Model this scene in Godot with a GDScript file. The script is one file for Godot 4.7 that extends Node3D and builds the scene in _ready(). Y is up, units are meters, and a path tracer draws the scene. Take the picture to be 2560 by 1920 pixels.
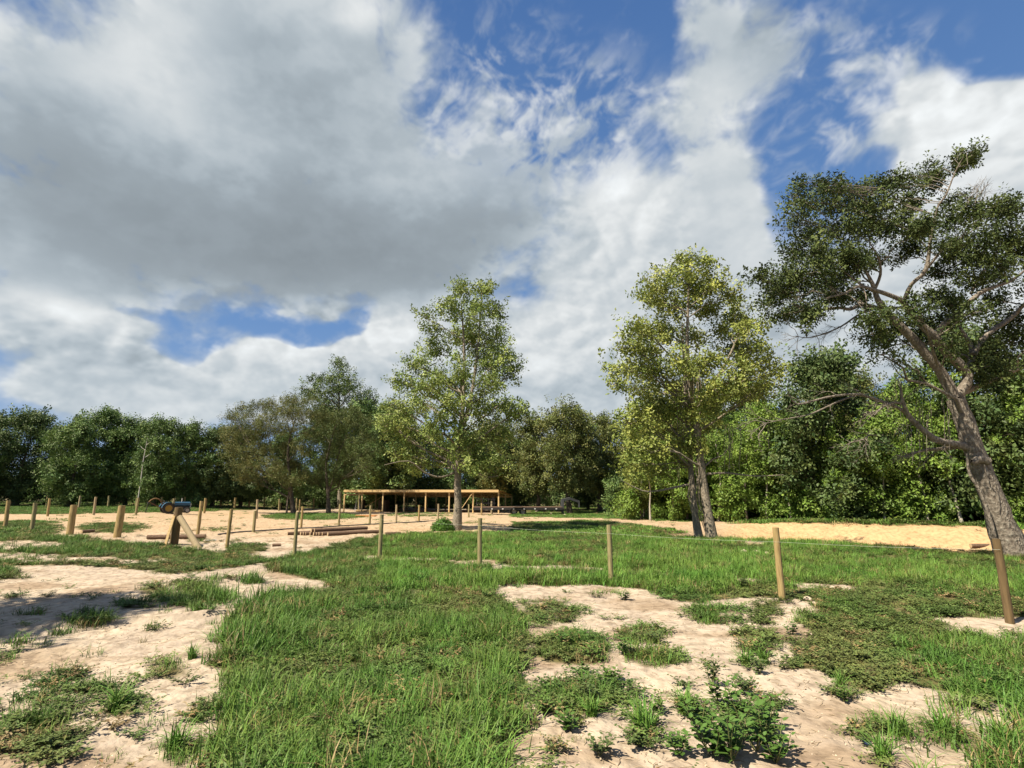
extends Node3D
# A sandy paddock under construction: fence posts, an open pole shed, a small tractor, three big trees, woods behind.
# Pixels below are those of the 2560 x 1920 photograph; they give directions, and the ground gives distances.

const F := 1340.0           # focal length in photo pixels
const CX := 1280.0
const CY := 960.0
const EYE := Vector3(0, 1.8, 0)
const PITCH := 0.1960       # the camera looks up by this much
const K := 1.1573           # the ground outlines were read off at 2212 pixels wide

var rng := RandomNumberGenerator.new()
var n_big := FastNoiseLite.new()
var n_mid := FastNoiseLite.new()
var n_fine := FastNoiseLite.new()
var taken := {}
var M := {}
var cover := PackedFloat32Array()
var cover_lush := PackedFloat32Array()
const CW := 560
const CH := 290

# ------------------------------------------------------------------ helpers
func srgb(r: float, g: float, b: float) -> Color:      # linear base colour -> what albedo_color wants
	return Color(r * 0.85, g * 0.85, b * 0.85).linear_to_srgb()

func ray(u: float, v: float) -> Vector3:
	var d := Vector3((u - CX) / F, -(v - CY) / F, -1.0)
	return d.rotated(Vector3.RIGHT, PITCH)

func at_depth(u: float, v: float, depth: float) -> Vector3:
	var d := ray(u, v)
	return EYE + d * (depth / -d.z)

func pix(p: Vector3) -> Vector2:
	var q := (p - EYE).rotated(Vector3.RIGHT, -PITCH)
	if q.z > -0.05:
		return Vector2(-99999, -99999)
	return Vector2(CX + F * q.x / -q.z, CY - F * q.y / -q.z)

func ground_at(u: float, v: float) -> Vector3:
	var d := ray(u, v)
	var t := 2.0
	while t < 140.0:
		var p := EYE + d * t
		if p.y < height(p.x, p.z):
			break
		t += 0.06 + t * 0.004
	var p2 := EYE + d * t
	p2.y = height(p2.x, p2.z)
	return p2

func ss(a: float, b: float, x: float) -> float:
	return smoothstep(a, b, x)

const PIT_A := Vector2(6.2, -22.6)
const PIT_D := Vector2(0.79, 0.613)
const PIT_N := Vector2(0.613, -0.79)

func pit(x: float, z: float) -> Vector2:               # (across, along) the dug basin
	var q := Vector2(x, z) - PIT_A
	return Vector2(q.dot(PIT_N), q.dot(PIT_D))

func height(x: float, z: float) -> float:
	var d := -z
	var y := -0.65 * ss(26.0, 60.0, d) * ss(-40.0, -25.0, x) * (1.0 - ss(9.0, 17.0, x))
	var p := pit(x, z)
	var along := ss(-1.5, 3.0, p.y)
	if p.x > -1.0 and p.x < 14.0 and along > 0.0:
		var w := p.x + n_mid.get_noise_2d(x * 3.0, z * 3.0) * 0.35
		y -= 1.5 * along * ss(-0.2, 2.6, w) * (1.0 - ss(5.6, 11.4, w))
		y += 0.22 * along * ss(9.0, 11.5, w) * (1.0 - ss(11.5, 14.0, w))
	var r := sqrt(x * x + z * z)
	if r < 130.0:
		y += n_big.get_noise_2d(x, z) * 0.10 * ss(2.0, 12.0, r)
		y += n_mid.get_noise_2d(x, z) * 0.045
	if r < 30.0:
		y += n_fine.get_noise_2d(x, z) * 0.022
	if r < 40.0:
		for k in 2:
			var c := Vector2(x, z) - Vector2(-12.0 + k * 1.5, -5.0)
			var off := absf(c.dot(Vector2(0.42, 0.907)) - 0.5 * sin(c.x * 0.35) + k * 0.9)
			y -= 0.045 * (1.0 - ss(0.10, 0.20, off)) - 0.02 * ss(0.16, 0.24, off) * (1.0 - ss(0.24, 0.36, off))
	if r > 90.0:
		y += ss(90.0, 300.0, r) * 0.6
	return y

func numbered(called: String) -> String:
	if not taken.has(called):
		taken[called] = 0
		return called
	taken[called] += 1
	return "%s_%03d" % [called, taken[called]]

func tag(o: Node3D, label: String, category := "", group := "", kind := "") -> void:
	if label: o.set_meta("label", label)
	if category: o.set_meta("category", category)
	if group: o.set_meta("group", group)
	if kind: o.set_meta("kind", kind)

func thing(called: String, at: Vector3, label: String, category: String, group := "") -> Node3D:
	var o := Node3D.new()
	o.name = numbered(called)
	add_child(o)
	o.position = at
	tag(o, label, category, group)
	return o

func part(called: String, mesh: Mesh, m: Material, parent: Node3D, kind := "") -> MeshInstance3D:
	var o := MeshInstance3D.new()
	o.name = called
	o.mesh = mesh
	o.material_override = m
	parent.add_child(o, true)
	if kind: o.set_meta("kind", kind)
	return o

func solo(called: String, mesh: Mesh, m: Material, at: Vector3, label: String, category: String, group := "") -> MeshInstance3D:
	var o := MeshInstance3D.new()
	o.name = numbered(called)
	o.mesh = mesh
	o.material_override = m
	add_child(o)
	o.position = at
	tag(o, label, category, group)
	return o

func new_st() -> SurfaceTool:
	var st := SurfaceTool.new()
	st.begin(Mesh.PRIMITIVE_TRIANGLES)
	return st

func tri(st: SurfaceTool, a: Vector3, b: Vector3, c: Vector3, n: Vector3) -> void:
	var turned := (c - a).cross(b - a).dot(n) < 0.0
	st.set_normal(n)
	st.add_vertex(a)
	st.set_normal(n)
	st.add_vertex(c if turned else b)
	st.set_normal(n)
	st.add_vertex(b if turned else c)

func quad(st: SurfaceTool, a: Vector3, b: Vector3, c: Vector3, d: Vector3) -> void:   # a b c d clockwise seen from outside
	var n := (c - a).cross(b - a).normalized()
	tri(st, a, b, c, n)
	tri(st, a, c, d, n)

# A box between two points: w across, t thick, with small chamfers along its length.
func beam(st: SurfaceTool, a: Vector3, b: Vector3, w: float, t: float, up := Vector3.UP, bevel := 0.008) -> void:
	var f := (b - a).normalized()
	var u := up
	if absf(f.dot(u)) > 0.95:
		u = Vector3.RIGHT
	var s := f.cross(u).normalized()
	u = s.cross(f).normalized()
	var e := minf(bevel, minf(w, t) * 0.3)
	var ring := []
	for c in [Vector2(-w / 2 + e, -t / 2), Vector2(w / 2 - e, -t / 2), Vector2(w / 2, -t / 2 + e), Vector2(w / 2, t / 2 - e), Vector2(w / 2 - e, t / 2), Vector2(-w / 2 + e, t / 2), Vector2(-w / 2, t / 2 - e), Vector2(-w / 2, -t / 2 + e)]:
		ring.append(s * c.x + u * c.y)
	for i in 8:
		var p: Vector3 = ring[i]
		var q: Vector3 = ring[(i + 1) % 8]
		quad(st, a + p, b + p, b + q, a + q)
	for i in range(1, 7):
		tri(st, a + ring[0], a + ring[i], a + ring[i + 1], -f)
		tri(st, b + ring[0], b + ring[i + 1], b + ring[i], f)

# A tube through points with a radius at each; optional lumps for bark.
func tube(st: SurfaceTool, pts: Array, rad: Array, sides: int, lump := 0.0, caps := true, seed_v := 0.0) -> void:
	var rings := []
	var n := pts.size()
	var s := Vector3.ZERO
	for i in n:
		var f: Vector3 = (pts[mini(i + 1, n - 1)] - pts[maxi(i - 1, 0)]).normalized()
		if i == 0:
			s = f.cross(Vector3.UP if absf(f.y) < 0.9 else Vector3.RIGHT).normalized()
		else:
			s = (s - f * s.dot(f)).normalized()
		var u := f.cross(s)
		var ring := []
		for k in sides:
			var a := TAU * k / sides
			var d := s * cos(a) + u * sin(a)
			var r: float = rad[i]
			if lump > 0.0:
				r *= 1.0 + lump * n_mid.get_noise_3d(seed_v + cos(a) * 14.0, sin(a) * 14.0, i * 7.0)
			ring.append([pts[i] + d * r, d])
		rings.append(ring)
	for i in n - 1:
		for k in sides:
			var k2 := (k + 1) % sides
			for v in [rings[i][k], rings[i + 1][k], rings[i + 1][k2], rings[i][k], rings[i + 1][k2], rings[i][k2]]:
				st.set_normal(v[1])
				st.add_vertex(v[0])
	if caps:
		for e in [0, n - 1]:
			var f2: Vector3 = (pts[n - 1] - pts[n - 2]).normalized() if e else (pts[0] - pts[1]).normalized()
			for k in sides:
				var k2 := (k + 1) % sides
				if e:
					tri(st, pts[e], rings[e][k2][0], rings[e][k][0], f2)
				else:
					tri(st, pts[e], rings[e][k][0], rings[e][k2][0], f2)

func noise_tex(freq: float, colors: Array, octaves := 4, size := 256, seed_v := 1, kind := FastNoiseLite.TYPE_SIMPLEX_SMOOTH) -> NoiseTexture2D:
	var t := NoiseTexture2D.new()
	t.width = size
	t.height = size
	t.seamless = true
	var n := FastNoiseLite.new()
	n.noise_type = kind
	n.seed = seed_v
	n.frequency = freq
	n.fractal_octaves = octaves
	t.noise = n
	var g := Gradient.new()
	var off := PackedFloat32Array()
	var cs := PackedColorArray()
	for i in colors.size():
		off.append(float(i) / maxf(1.0, colors.size() - 1))
		cs.append(colors[i])
	g.offsets = off
	g.colors = cs
	t.color_ramp = g
	return t

func mat(called: String, c: Color, rough := 0.85) -> StandardMaterial3D:
	var m := StandardMaterial3D.new()
	m.resource_name = called
	m.albedo_color = c
	m.roughness = rough
	M[called] = m
	return m

# A material whose colour comes from a noise texture laid on in the world's axes.
func grained(called: String, colors: Array, scale: Vector3, freq := 0.02, rough := 0.85, relief := 0.0, seed_v := 1, world := true) -> StandardMaterial3D:
	var m := mat(called, Color.WHITE, rough)
	m.albedo_texture = noise_tex(freq, colors, 4, 256, seed_v)
	m.uv1_triplanar = true
	m.uv1_world_triplanar = world
	m.uv1_scale = scale
	if relief > 0.0:
		m.heightmap_enabled = true
		m.heightmap_texture = noise_tex(freq, [Color.BLACK, Color.WHITE], 4, 256, seed_v)
		m.heightmap_scale = relief
	return m

func leaf_mat(called: String, back: float, rough := 0.6) -> StandardMaterial3D:
	var m := mat(called, Color.WHITE, rough)
	m.vertex_color_use_as_albedo = true
	m.backlight_enabled = true
	m.backlight = Color(back, back, back)
	m.metallic_specular = 0.35
	return m

func copies(called: String, mesh: Mesh, m: Material, places: Array, tints: Array, parent: Node3D) -> MultiMeshInstance3D:
	var mm := MultiMesh.new()
	mm.transform_format = MultiMesh.TRANSFORM_3D
	mm.use_colors = true
	mm.mesh = mesh
	mm.instance_count = places.size()
	for i in places.size():
		mm.set_instance_transform(i, places[i])
		mm.set_instance_color(i, tints[i])
	var o := MultiMeshInstance3D.new()
	o.name = called
	o.multimesh = mm
	o.material_override = m
	parent.add_child(o, true)
	o.set_meta("kind", "stuff")
	return o

# ------------------------------------------------------------------ sky
func sky_image(exposure: float) -> Image:
	var w := 4096
	var h := 2048
	var im := Image.create(w, h, false, Image.FORMAT_RGBF)
	var a := FastNoiseLite.new()
	a.seed = 11
	a.frequency = 1.0
	a.noise_type = FastNoiseLite.TYPE_SIMPLEX_SMOOTH
	a.fractal_octaves = 5
	a.fractal_gain = 0.58
	var b := FastNoiseLite.new()
	b.seed = 29
	b.frequency = 1.0
	b.noise_type = FastNoiseLite.TYPE_SIMPLEX_SMOOTH
	b.fractal_octaves = 3
	var puff := FastNoiseLite.new()
	puff.seed = 41
	puff.frequency = 1.0
	puff.noise_type = FastNoiseLite.TYPE_SIMPLEX_SMOOTH
	puff.fractal_type = FastNoiseLite.FRACTAL_RIDGED
	puff.fractal_octaves = 4
	puff.fractal_gain = 0.5
	# clouds and gaps: centre, half axes (pixels at 2212 wide), turn in degrees, weight
	var shapes := [
		[330, 300, 600, 330, 10, 1.25], [780, 490, 400, 180, 8, 1.1], [650, 90, 330, 200, 0, 1.0], [120, 560, 260, 130, 12, 0.9], [1080, 430, 190, 130, 0, 0.6],
		[1560, 390, 130, 230, 5, 0.8], [1440, 560, 300, 150, -25, 1.1], [1330, 460, 100, 140, 10, 0.9], [1600, 90, 160, 130, 0, 0.8], [1490, 220, 100, 120, 10, 0.42],
		[1860, 120, 130, 60, -25, 0.42], [1840, 330, 120, 30, -38, 0.3], [2110, 330, 190, 190, 0, 1.25], [2220, 270, 120, 100, 0, 0.9],
		[1380, 760, 420, 170, -12, 1.2], [1750, 680, 260, 170, 0, 0.9], [600, 800, 150, 90, 0, 1.0], [860, 740, 190, 110, -20, 1.1], [140, 700, 190, 90, 12, 0.85],
		[330, 850, 420, 80, 3, 0.9], [1000, 830, 500, 90, 0, 0.8], [2100, 620, 300, 250, 0, 0.8], [1080, 230, 230, 190, 0, 0.34], [1150, 340, 210, 110, 0, 0.2], [1830, 200, 230, 170, -25, 0.24], [1330, 250, 90, 120, 0, 0.2], [1500, 20, 80, 80, 0, 0.5], [1990, 190, 60, 40, -20, 0.35],
	]
	var gaps := [
		[1180, 60, 200, 130, 0, 1.3], [1340, 90, 80, 150, 10, 0.9], [960, 210, 60, 100, 0, 0.4], [1180, 270, 90, 70, 0, 0.3], [1000, 330, 90, 50, 0, 0.4],
		[1720, 330, 90, 140, 25, 0.8], [1690, 440, 45, 90, 8, 0.8], [1960, 60, 250, 60, -25, 0.5], [2150, 90, 130, 80, 0, 0.9], [650, 712, 140, 34, 4, 0.8], [780, 680, 50, 40, -20, 0.55], [290, 655, 80, 22, 20, 0.7], [1830, 400, 90, 80, 0, 0.45],
		[1440, 500, 40, 30, 0, 0.5], [1150, 640, 40, 50, 10, 0.4], [420, 770, 60, 26, 10, 0.5],
	]
	var dark := [
		[380, 320, 600, 300, 8, 0.26],
		[480, 530, 560, 170, 6, 0.56], [900, 540, 360, 130, 4, 0.36], [60, 330, 260, 180, 10, 0.26], [600, 130, 220, 220, 0, 0.22], [1090, 430, 160, 140, 0, 0.22], [1620, 70, 150, 120, 0, 0.3], [210, 760, 260, 60, 14, 0.34], [100, 830, 240, 60, 0, 0.2], [1200, 830, 500, 80, 0, 0.30], [1750, 740, 260, 120, 0, 0.28],
		[1480, 640, 160, 90, -20, 0.16], [700, 830, 200, 60, 0, 0.12], [820, 250, 180, 160, 0, 0.18],
	]
	var bright := [[330, 130, 170, 120, 20, 0.22], [780, 20, 60, 60, 20, 0.3], [470, 300, 160, 60, 30, 0.12], [1340, 430, 90, 90, 0, 0.2], [1230, 640, 80, 90, 0, 0.12], [2080, 260, 160, 110, 0, 0.3], [600, 760, 120, 40, 0, 0.24], [880, 690, 150, 50, -20, 0.22], [160, 660, 140, 34, 10, 0.3], [1160, 770, 80, 50, 0, 0.2], [1560, 260, 60, 90, 0, 0.12]]
	for sets in [shapes, gaps, dark, bright]:
		for e in sets:
			e.append(cos(deg_to_rad(e[4])))
			e.append(sin(deg_to_rad(e[4])))
	var fold := func(list: Array, q: Vector2, hard: float) -> float:
		var sum := 0.0
		for e in list:
			var dx: float = q.x - e[0]
			var dy: float = q.y - e[1]
			if absf(dx) > e[2] * 1.6 + e[3] or absf(dy) > e[3] * 1.6 + e[2]:
				continue
			var xx: float = (dx * e[6] + dy * e[7]) / e[2]
			var yy: float = (-dx * e[7] + dy * e[6]) / e[3]
			var r2 := xx * xx + yy * yy
			if r2 < 2.4:
				sum += e[5] * (1.0 - smoothstep(hard, 1.5, sqrt(r2)))
		return sum
	# the two fields on a coarse net, read smoothly below
	var gw := 256
	var gh := 132
	var net := PackedVector2Array()
	var veils := PackedFloat32Array()
	var veil := [[1080, 220, 190, 190, 0, 0.9], [1300, 270, 130, 170, 10, 0.8], [1190, 340, 170, 90, 0, 0.6], [1810, 210, 180, 190, -20, 0.85], [1970, 130, 120, 90, -20, 0.5], [1700, 420, 60, 90, 10, 0.5]]
	for e in veil:
		e.append(cos(deg_to_rad(e[4])))
		e.append(sin(deg_to_rad(e[4])))
	for j in gh:
		for i in gw:
			var q := Vector2(-424.0 + i * 12.0, -440.0 + j * 12.0)
			veils.append(minf(1.0, fold.call(veil, q, 0.1)))
			net.append(Vector2(0.16 + fold.call(shapes, q, 0.15) - fold.call(gaps, q, 0.1), 0.66 - 0.54 * fold.call(dark, q, 0.0) + 0.72 * fold.call(bright, q, 0.0)))
	var step_x := Vector3(-0.022, 0.026, 0.0)
	for y in h / 2:
		var el := PI / 2 - (y + 0.5) / h * PI
		var ce := cos(el)
		var se := sin(el)
		for x in w:
			var az := (x + 0.5) / w * TAU      # the panorama's middle lies behind the camera
			var d := Vector3(sin(az) * ce, se, -cos(az) * ce)
			var s3 := Vector3(d.x, d.y * 1.5, d.z)
			var q3 := d.rotated(Vector3.RIGHT, -PITCH)
			var inside := 0.0
			var q := Vector2.ZERO
			if q3.z < -0.35:
				q = Vector2(CX + F * q3.x / -q3.z, CY - F * q3.y / -q3.z) / K
				var edge := maxf(maxf(-q.x, q.x - 2212.0), maxf(-q.y, 0.0))
				inside = 1.0 - smoothstep(60.0, 420.0, edge)
			var wx := b.get_noise_3dv(s3 * 5.0)
			var wy := b.get_noise_3dv(s3 * 5.0 + Vector3(7, 3, 1))
			var big := a.get_noise_3dv(s3 * 2.1)
			var n1 := a.get_noise_3dv(s3 * 6.0)
			var heap := 0.0
			var vl := 0.0
			var c := 0.52 + big * 1.1
			var br := 0.60 - 0.38 * clampf(big * 1.6, -0.2, 0.8)
			if inside > 0.0:
				var qq := q + Vector2(wx, wy) * 30.0 + Vector2(n1, -n1) * 16.0
				heap = maxf(ss(600.0, 700.0, q.y), maxf(ss(1840.0, 1930.0, q.x) * ss(120.0, 190.0, q.y), 0.8 * ss(1140.0, 1230.0, q.x) * (1.0 - ss(1440.0, 1560.0, q.x)) * ss(340.0, 430.0, q.y))) * inside
				var gx := clampf((qq.x + 424.0) / 12.0, 0.0, gw - 1.01)
				var gy := clampf((qq.y + 440.0) / 12.0, 0.0, gh - 1.01)
				var k := int(gy) * gw + int(gx)
				var fx := gx - int(gx)
				var f := net[k].lerp(net[k + 1], fx).lerp(net[k + gw].lerp(net[k + gw + 1], fx), gy - int(gy))
				vl = lerpf(lerpf(veils[k], veils[k + 1], fx), lerpf(veils[k + gw], veils[k + gw + 1], fx), gy - int(gy)) * inside
				c = lerpf(c, clampf(f.x, 0.03, 1.4), inside)
				br = lerpf(br, f.y, inside)
			var n3 := a.get_noise_3dv(Vector3(s3.x * 11.0, s3.y * 11.0, s3.z * 11.0) + Vector3(wx, wy, wx) * 0.5)
			var bil := -puff.get_noise_3dv(s3 * 7.5)
			var n4 := a.get_noise_3dv(Vector3(s3.x * 24.0, s3.y * 19.0, s3.z * 24.0) + Vector3(wy, wx, wy) * 0.9)
			var soft := c + n1 * 0.42 + n3 * 0.40 + n4 * 0.26
			var al := smoothstep(0.16, 1.06, soft)
			var cov := c + n1 * 0.22 + bil * 0.24
			al = lerpf(al, maxf(smoothstep(0.28, 0.60, cov), smoothstep(0.05, 1.0, soft) * 0.8), heap)
			var n5 := a.get_noise_3dv(Vector3(s3.x * 17.0 - s3.y * 5.0, s3.y * 8.0, s3.z * 17.0) + Vector3(wy, wx, wy) * 0.7)
			al = lerpf(al, 0.88 * smoothstep(-0.25, 0.85, c * 0.55 + 0.10 + n5 * 1.0 + n4 * 0.5 + n1 * 0.5), vl * (1.0 - heap))
			var n2 := a.get_noise_3dv((s3 + step_x) * 6.0)
			var bil2 := -puff.get_noise_3dv((s3 + step_x * 0.6) * 7.5)
			var thin := 1.0 - smoothstep(0.5, 1.2, c)
			br += clampf((n1 - n2) * 0.8, -0.12, 0.2) * (0.12 + 0.6 * thin)
			br += clampf((bil - bil2) * 0.20, -0.09, 0.18) * maxf(heap, 0.35 * thin) + heap * 0.06
			br += (n1 * 0.07 + n3 * 0.03) * (1.0 - thin)
			if br < 0.40: br = 0.40 - (0.40 - br) * 0.42
			br = clampf(br, 0.24, 0.96)
			var t := clampf(el / 1.0, 0.0, 1.0)
			var blue := Color(0.215, 0.40, 0.72).lerp(Color(0.055, 0.14, 0.365), pow(t, 0.7))
			var tint := Color(0.84, 0.975, 1.08).lerp(Color(0.955, 0.99, 1.0), smoothstep(0.4, 0.85, br))
			var out := blue.lerp(Color(tint.r * br, tint.g * br, tint.b * br), al)
			var haze := (1.0 - smoothstep(0.0, 0.34, el)) * 0.42
			out = out.lerp(Color(0.50, 0.59, 0.66), haze)
			im.set_pixel(x, y, Color(out.r / exposure, out.g / exposure, out.b / exposure))
	var low := Color(0.2 / exposure, 0.2 / exposure, 0.16 / exposure)
	im.fill_rect(Rect2i(0, h / 2, w, h / 2), low)
	return im

# ------------------------------------------------------------------ ground cover, read off the photograph
func paint_cover() -> void:
	# outlines and patches read off two enlargements, of the left and of the right half of the ground: [outline, how much grows]
	var bare_left := [
		[[-900, 640, 0, 655, 230, 665, 480, 690, 700, 705, 960, 735, 1150, 772, 1300, 742, 1480, 692, 1620, 662, 1850, 650, 2189, 648, 2189, 560, 1900, 548, 1480, 548, 1100, 556, 700, 566, 400, 572, 0, 574, -900, 574], 0.03],
		[[-900, 790, 250, 790, 500, 800, 700, 830, 900, 815, 1130, 785, 1230, 830, 1400, 870, 1380, 900, 1180, 920, 1050, 1000, 960, 1090, 930, 1170, 870, 1220, 760, 1210, 640, 1190, 560, 1220, 420, 1250, 200, 1270, -900, 1300], 0.03],
		[[-900, 1290, 200, 1270, 420, 1250, 560, 1220, 640, 1190, 760, 1210, 900, 1225, 1000, 1300, 980, 1400, 900, 1500, 850, 1700, -900, 1700], 0.22],
		[[-900, 690, 130, 690, 330, 700, 300, 720, 60, 725, -900, 720], 0.2],
		[[-900, 735, 60, 735, 420, 760, 700, 770, 560, 785, 200, 780, -900, 775], 0.35],
		[[1480, 745, 1700, 760, 2000, 770, 2189, 780, 2189, 800, 1950, 790, 1600, 770], 0.22],
		[[1400, 1130, 1520, 1110, 1530, 1135, 1420, 1150], 0.3], [[1500, 1490, 1680, 1460, 1700, 1500, 1530, 1530], 0.35], [[1280, 890, 1380, 880, 1370, 905, 1290, 910], 0.2],
	]
	var green_left := [
		[820, 880, 90, 45, 0.8], [650, 900, 70, 30, 0.85], [830, 935, 180, 38, 0.85], [600, 962, 120, 20, 0.8], [350, 1025, 105, 34, 0.85], [280, 1085, 80, 16, 0.6], [120, 1000, 100, 12, 0.5], [130, 1060, 34, 18, 0.5], [120, 1140, 60, 32, 0.6], [10, 830, 90, 34, 0.9], [30, 1200, 70, 34, 0.6], [960, 860, 50, 18, 0.6], [1090, 860, 50, 16, 0.75], [660, 1080, 60, 20, 0.45], [830, 985, 60, 12, 0.5], [830, 1072, 70, 10, 0.4], [560, 1120, 30, 14, 0.3], [420, 1182, 22, 10, 0.6], [260, 930, 110, 9, 0.35], [60, 930, 60, 10, 0.4], [1000, 960, 90, 30, 0.5],
		[200, 1282, 190, 24, 0.7], [700, 1230, 85, 60, 0.85], [350, 1355, 260, 66, 0.62], [510, 1400, 72, 50, 1.0], [150, 1545, 230, 110, 0.82], [740, 1590, 70, 70, 0.85], [560, 1640, 90, 40, 0.6], [880, 1420, 90, 70, 0.7], [330, 1270, 60, 16, 0.5],
		[480, 632, 165, 25, 0.95], [110, 640, 170, 44, 0.95], [900, 692, 140, 10, 0.45], [930, 640, 110, 11, 0.5], [1330, 584, 230, 17, 0.9], [1050, 722, 110, 26, 0.9], [1560, 690, 70, 16, 0.6], [740, 560, 160, 4, 0.4], [400, 556, 300, 5, 0.5], [1150, 690, 60, 6, 0.3], [1800, 575, 160, 12, 0.5], [2000, 610, 120, 7, 0.35], [1640, 600, 80, 6, 0.3], [250, 600, 80, 6, 0.35],
	]
	var bare_right := [
		[[-80, 872, 200, 880, 390, 880, 560, 895, 620, 930, 800, 955, 960, 935, 1150, 930, 1290, 945, 1300, 1040, 1220, 1180, 1130, 1230, 1330, 1232, 1400, 1310, 1560, 1335, 1700, 1300, 1860, 1345, 2050, 1385, 2500, 1420, 2500, 1700, -60, 1700, -40, 1500, 60, 1500, 40, 1250, 60, 1130, 40, 1000], 0.05],
		[[-80, 792, 390, 800, 380, 822, -80, 815], 0.25], [[480, 818, 700, 826, 700, 842, 480, 838], 0.25], [[940, 848, 1110, 855, 1110, 872, 950, 868], 0.2], [[1200, 868, 1460, 878, 1440, 900, 1210, 898], 0.25],
		[[1770, 1020, 1950, 1012, 2300, 1020, 2300, 1110, 2100, 1118, 1850, 1072], 0.05], [[1660, 1180, 1760, 1176, 1770, 1200, 1680, 1205], 0.2],
		[[-900, 590, 0, 585, 400, 592, 740, 605, 860, 600, 2189, 640, 2500, 660, 2500, 720, 2060, 718, 1500, 705, 1100, 690, 880, 665, 700, 640, 400, 603, 0, 606, -900, 640], 0.05],
		[[990, 690, 1110, 692, 1110, 712, 1000, 706], 0.1],
	]
	var green_right := [
		[130, 1000, 190, 72, 0.8], [30, 1100, 60, 80, 0.85], [250, 1150, 205, 82, 1.0], [600, 1182, 145, 45, 0.8], [580, 1090, 135, 44, 0.75], [880, 1012, 165, 50, 0.8], [720, 890, 125, 62, 0.9], [1100, 1000, 90, 66, 0.75], [1040, 1120, 115, 70, 0.9], [1000, 1200, 115, 44, 0.6], [300, 1350, 225, 100, 1.0], [180, 1490, 130, 60, 0.42], [270, 1570, 190, 50, 0.36], [570, 1500, 80, 70, 0.7], [740, 1420, 70, 60, 0.6], [1000, 1450, 190, 190, 0.6], [430, 1590, 70, 60, 0.5], [690, 1570, 60, 40, 0.4], [60, 920, 60, 20, 0.5], [420, 920, 60, 18, 0.4], [330, 900, 40, 16, 0.5], [1240, 1120, 60, 40, 0.8], [1290, 1030, 60, 50, 0.9],
		[1430, 1350, 70, 56, 0.5], [1650, 1520, 190, 58, 0.62], [1850, 1520, 62, 70, 0.75], [1930, 1430, 95, 56, 0.5], [2130, 1610, 95, 90, 0.95], [1590, 1630, 40, 40, 0.6], [1250, 1310, 60, 30, 0.3], [2110, 1070, 70, 20, 0.5], [1460, 1450, 60, 40, 0.3], [2180, 1440, 50, 60, 0.8],
	]
	var bare := []
	var green := []
	for half in [[bare_left, 0.0], [bare_right, 1106.0]]:
		for e in half[0]:
			var flat := []
			for i in range(0, e[0].size(), 2):
				flat.append(half[1] + e[0][i] * 0.5052)
				flat.append(820.9 + e[0][i + 1] * 0.5052)
			bare.append([flat, e[1]])
	for half in [[green_left, 0.0], [green_right, 1106.0]]:
		for e in half[0]:
			green.append([half[1] + e[0] * 0.5052, 820.9 + e[1] * 0.5052, e[2] * 0.5052, e[3] * 0.5052, e[4]])
	cover.resize(CW * CH)
	var polys := []
	for b in bare:
		var p := PackedVector2Array()
		for i in range(0, b[0].size(), 2):
			p.append(Vector2(b[0][i], b[0][i + 1]))
		polys.append([p, b[1]])
	for j in CH:
		for i in CW:
			var q := Vector2(i * 4.0, 1080.0 + j * 2.0)
			var v := 0.95
			for p in polys:
				if Geometry2D.is_point_in_polygon(q, p[0]):
					v = p[1]
			for g in green:
				var dx: float = (q.x - g[0]) / g[2]
				var dy: float = (q.y - g[1]) / g[3]
				var r := dx * dx + dy * dy
				if r < 1.5:
					v = maxf(v, g[4] * (1.0 - smoothstep(0.4, 1.25, r)))
			cover[j * CW + i] = v

func read_cover(q: Vector2) -> float:
	var x := clampf(q.x / 4.0, 0.0, CW - 2.0)
	var y := clampf((q.y - 1080.0) / 2.0, 0.0, CH - 2.0)
	var i := int(x)
	var j := int(y)
	var fx := x - i
	var fy := y - j
	return lerpf(lerpf(cover[j * CW + i], cover[j * CW + i + 1], fx), lerpf(cover[(j + 1) * CW + i], cover[(j + 1) * CW + i + 1], fx), fy)

# How densely the ground is overgrown at a place, 0 to 1.
func growth(x: float, z: float) -> float:
	var r := sqrt(x * x + z * z)
	var wob := Vector3(n_mid.get_noise_2d(x * 2.0 + 50.0, z * 2.0), 0, n_mid.get_noise_2d(x * 2.0, z * 2.0 + 90.0)) * clampf(0.022 * r, 0.06, 0.5)
	var q := pix(Vector3(x, height(x, z), z) + wob) / K
	var v := 0.62
	var p := pit(x, z)
	if p.x > -0.3 and p.x < 13.0 and p.y > -0.6:
		v = 0.02 if p.x < 10.9 else 0.95
		if p.x < 0.6: v = 0.8
		if p.x > 13.6: v = 0.4
	elif z < -2.5 and q.y > 1082.0 and q.y < 1700.0 and q.x > -30.0 and q.x < 2240.0:
		v = read_cover(q)
	elif r > 45.0:
		v = 0.8
	var loose := 1.0 - absf(v * 2.0 - 1.0) * 0.6
	v += (n_mid.get_noise_2d(x * 5.0, z * 5.0) * 0.34 + n_fine.get_noise_2d(x * 2.5, z * 2.5) * 0.30) * loose
	return clampf(v, 0.0, 1.0)

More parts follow.
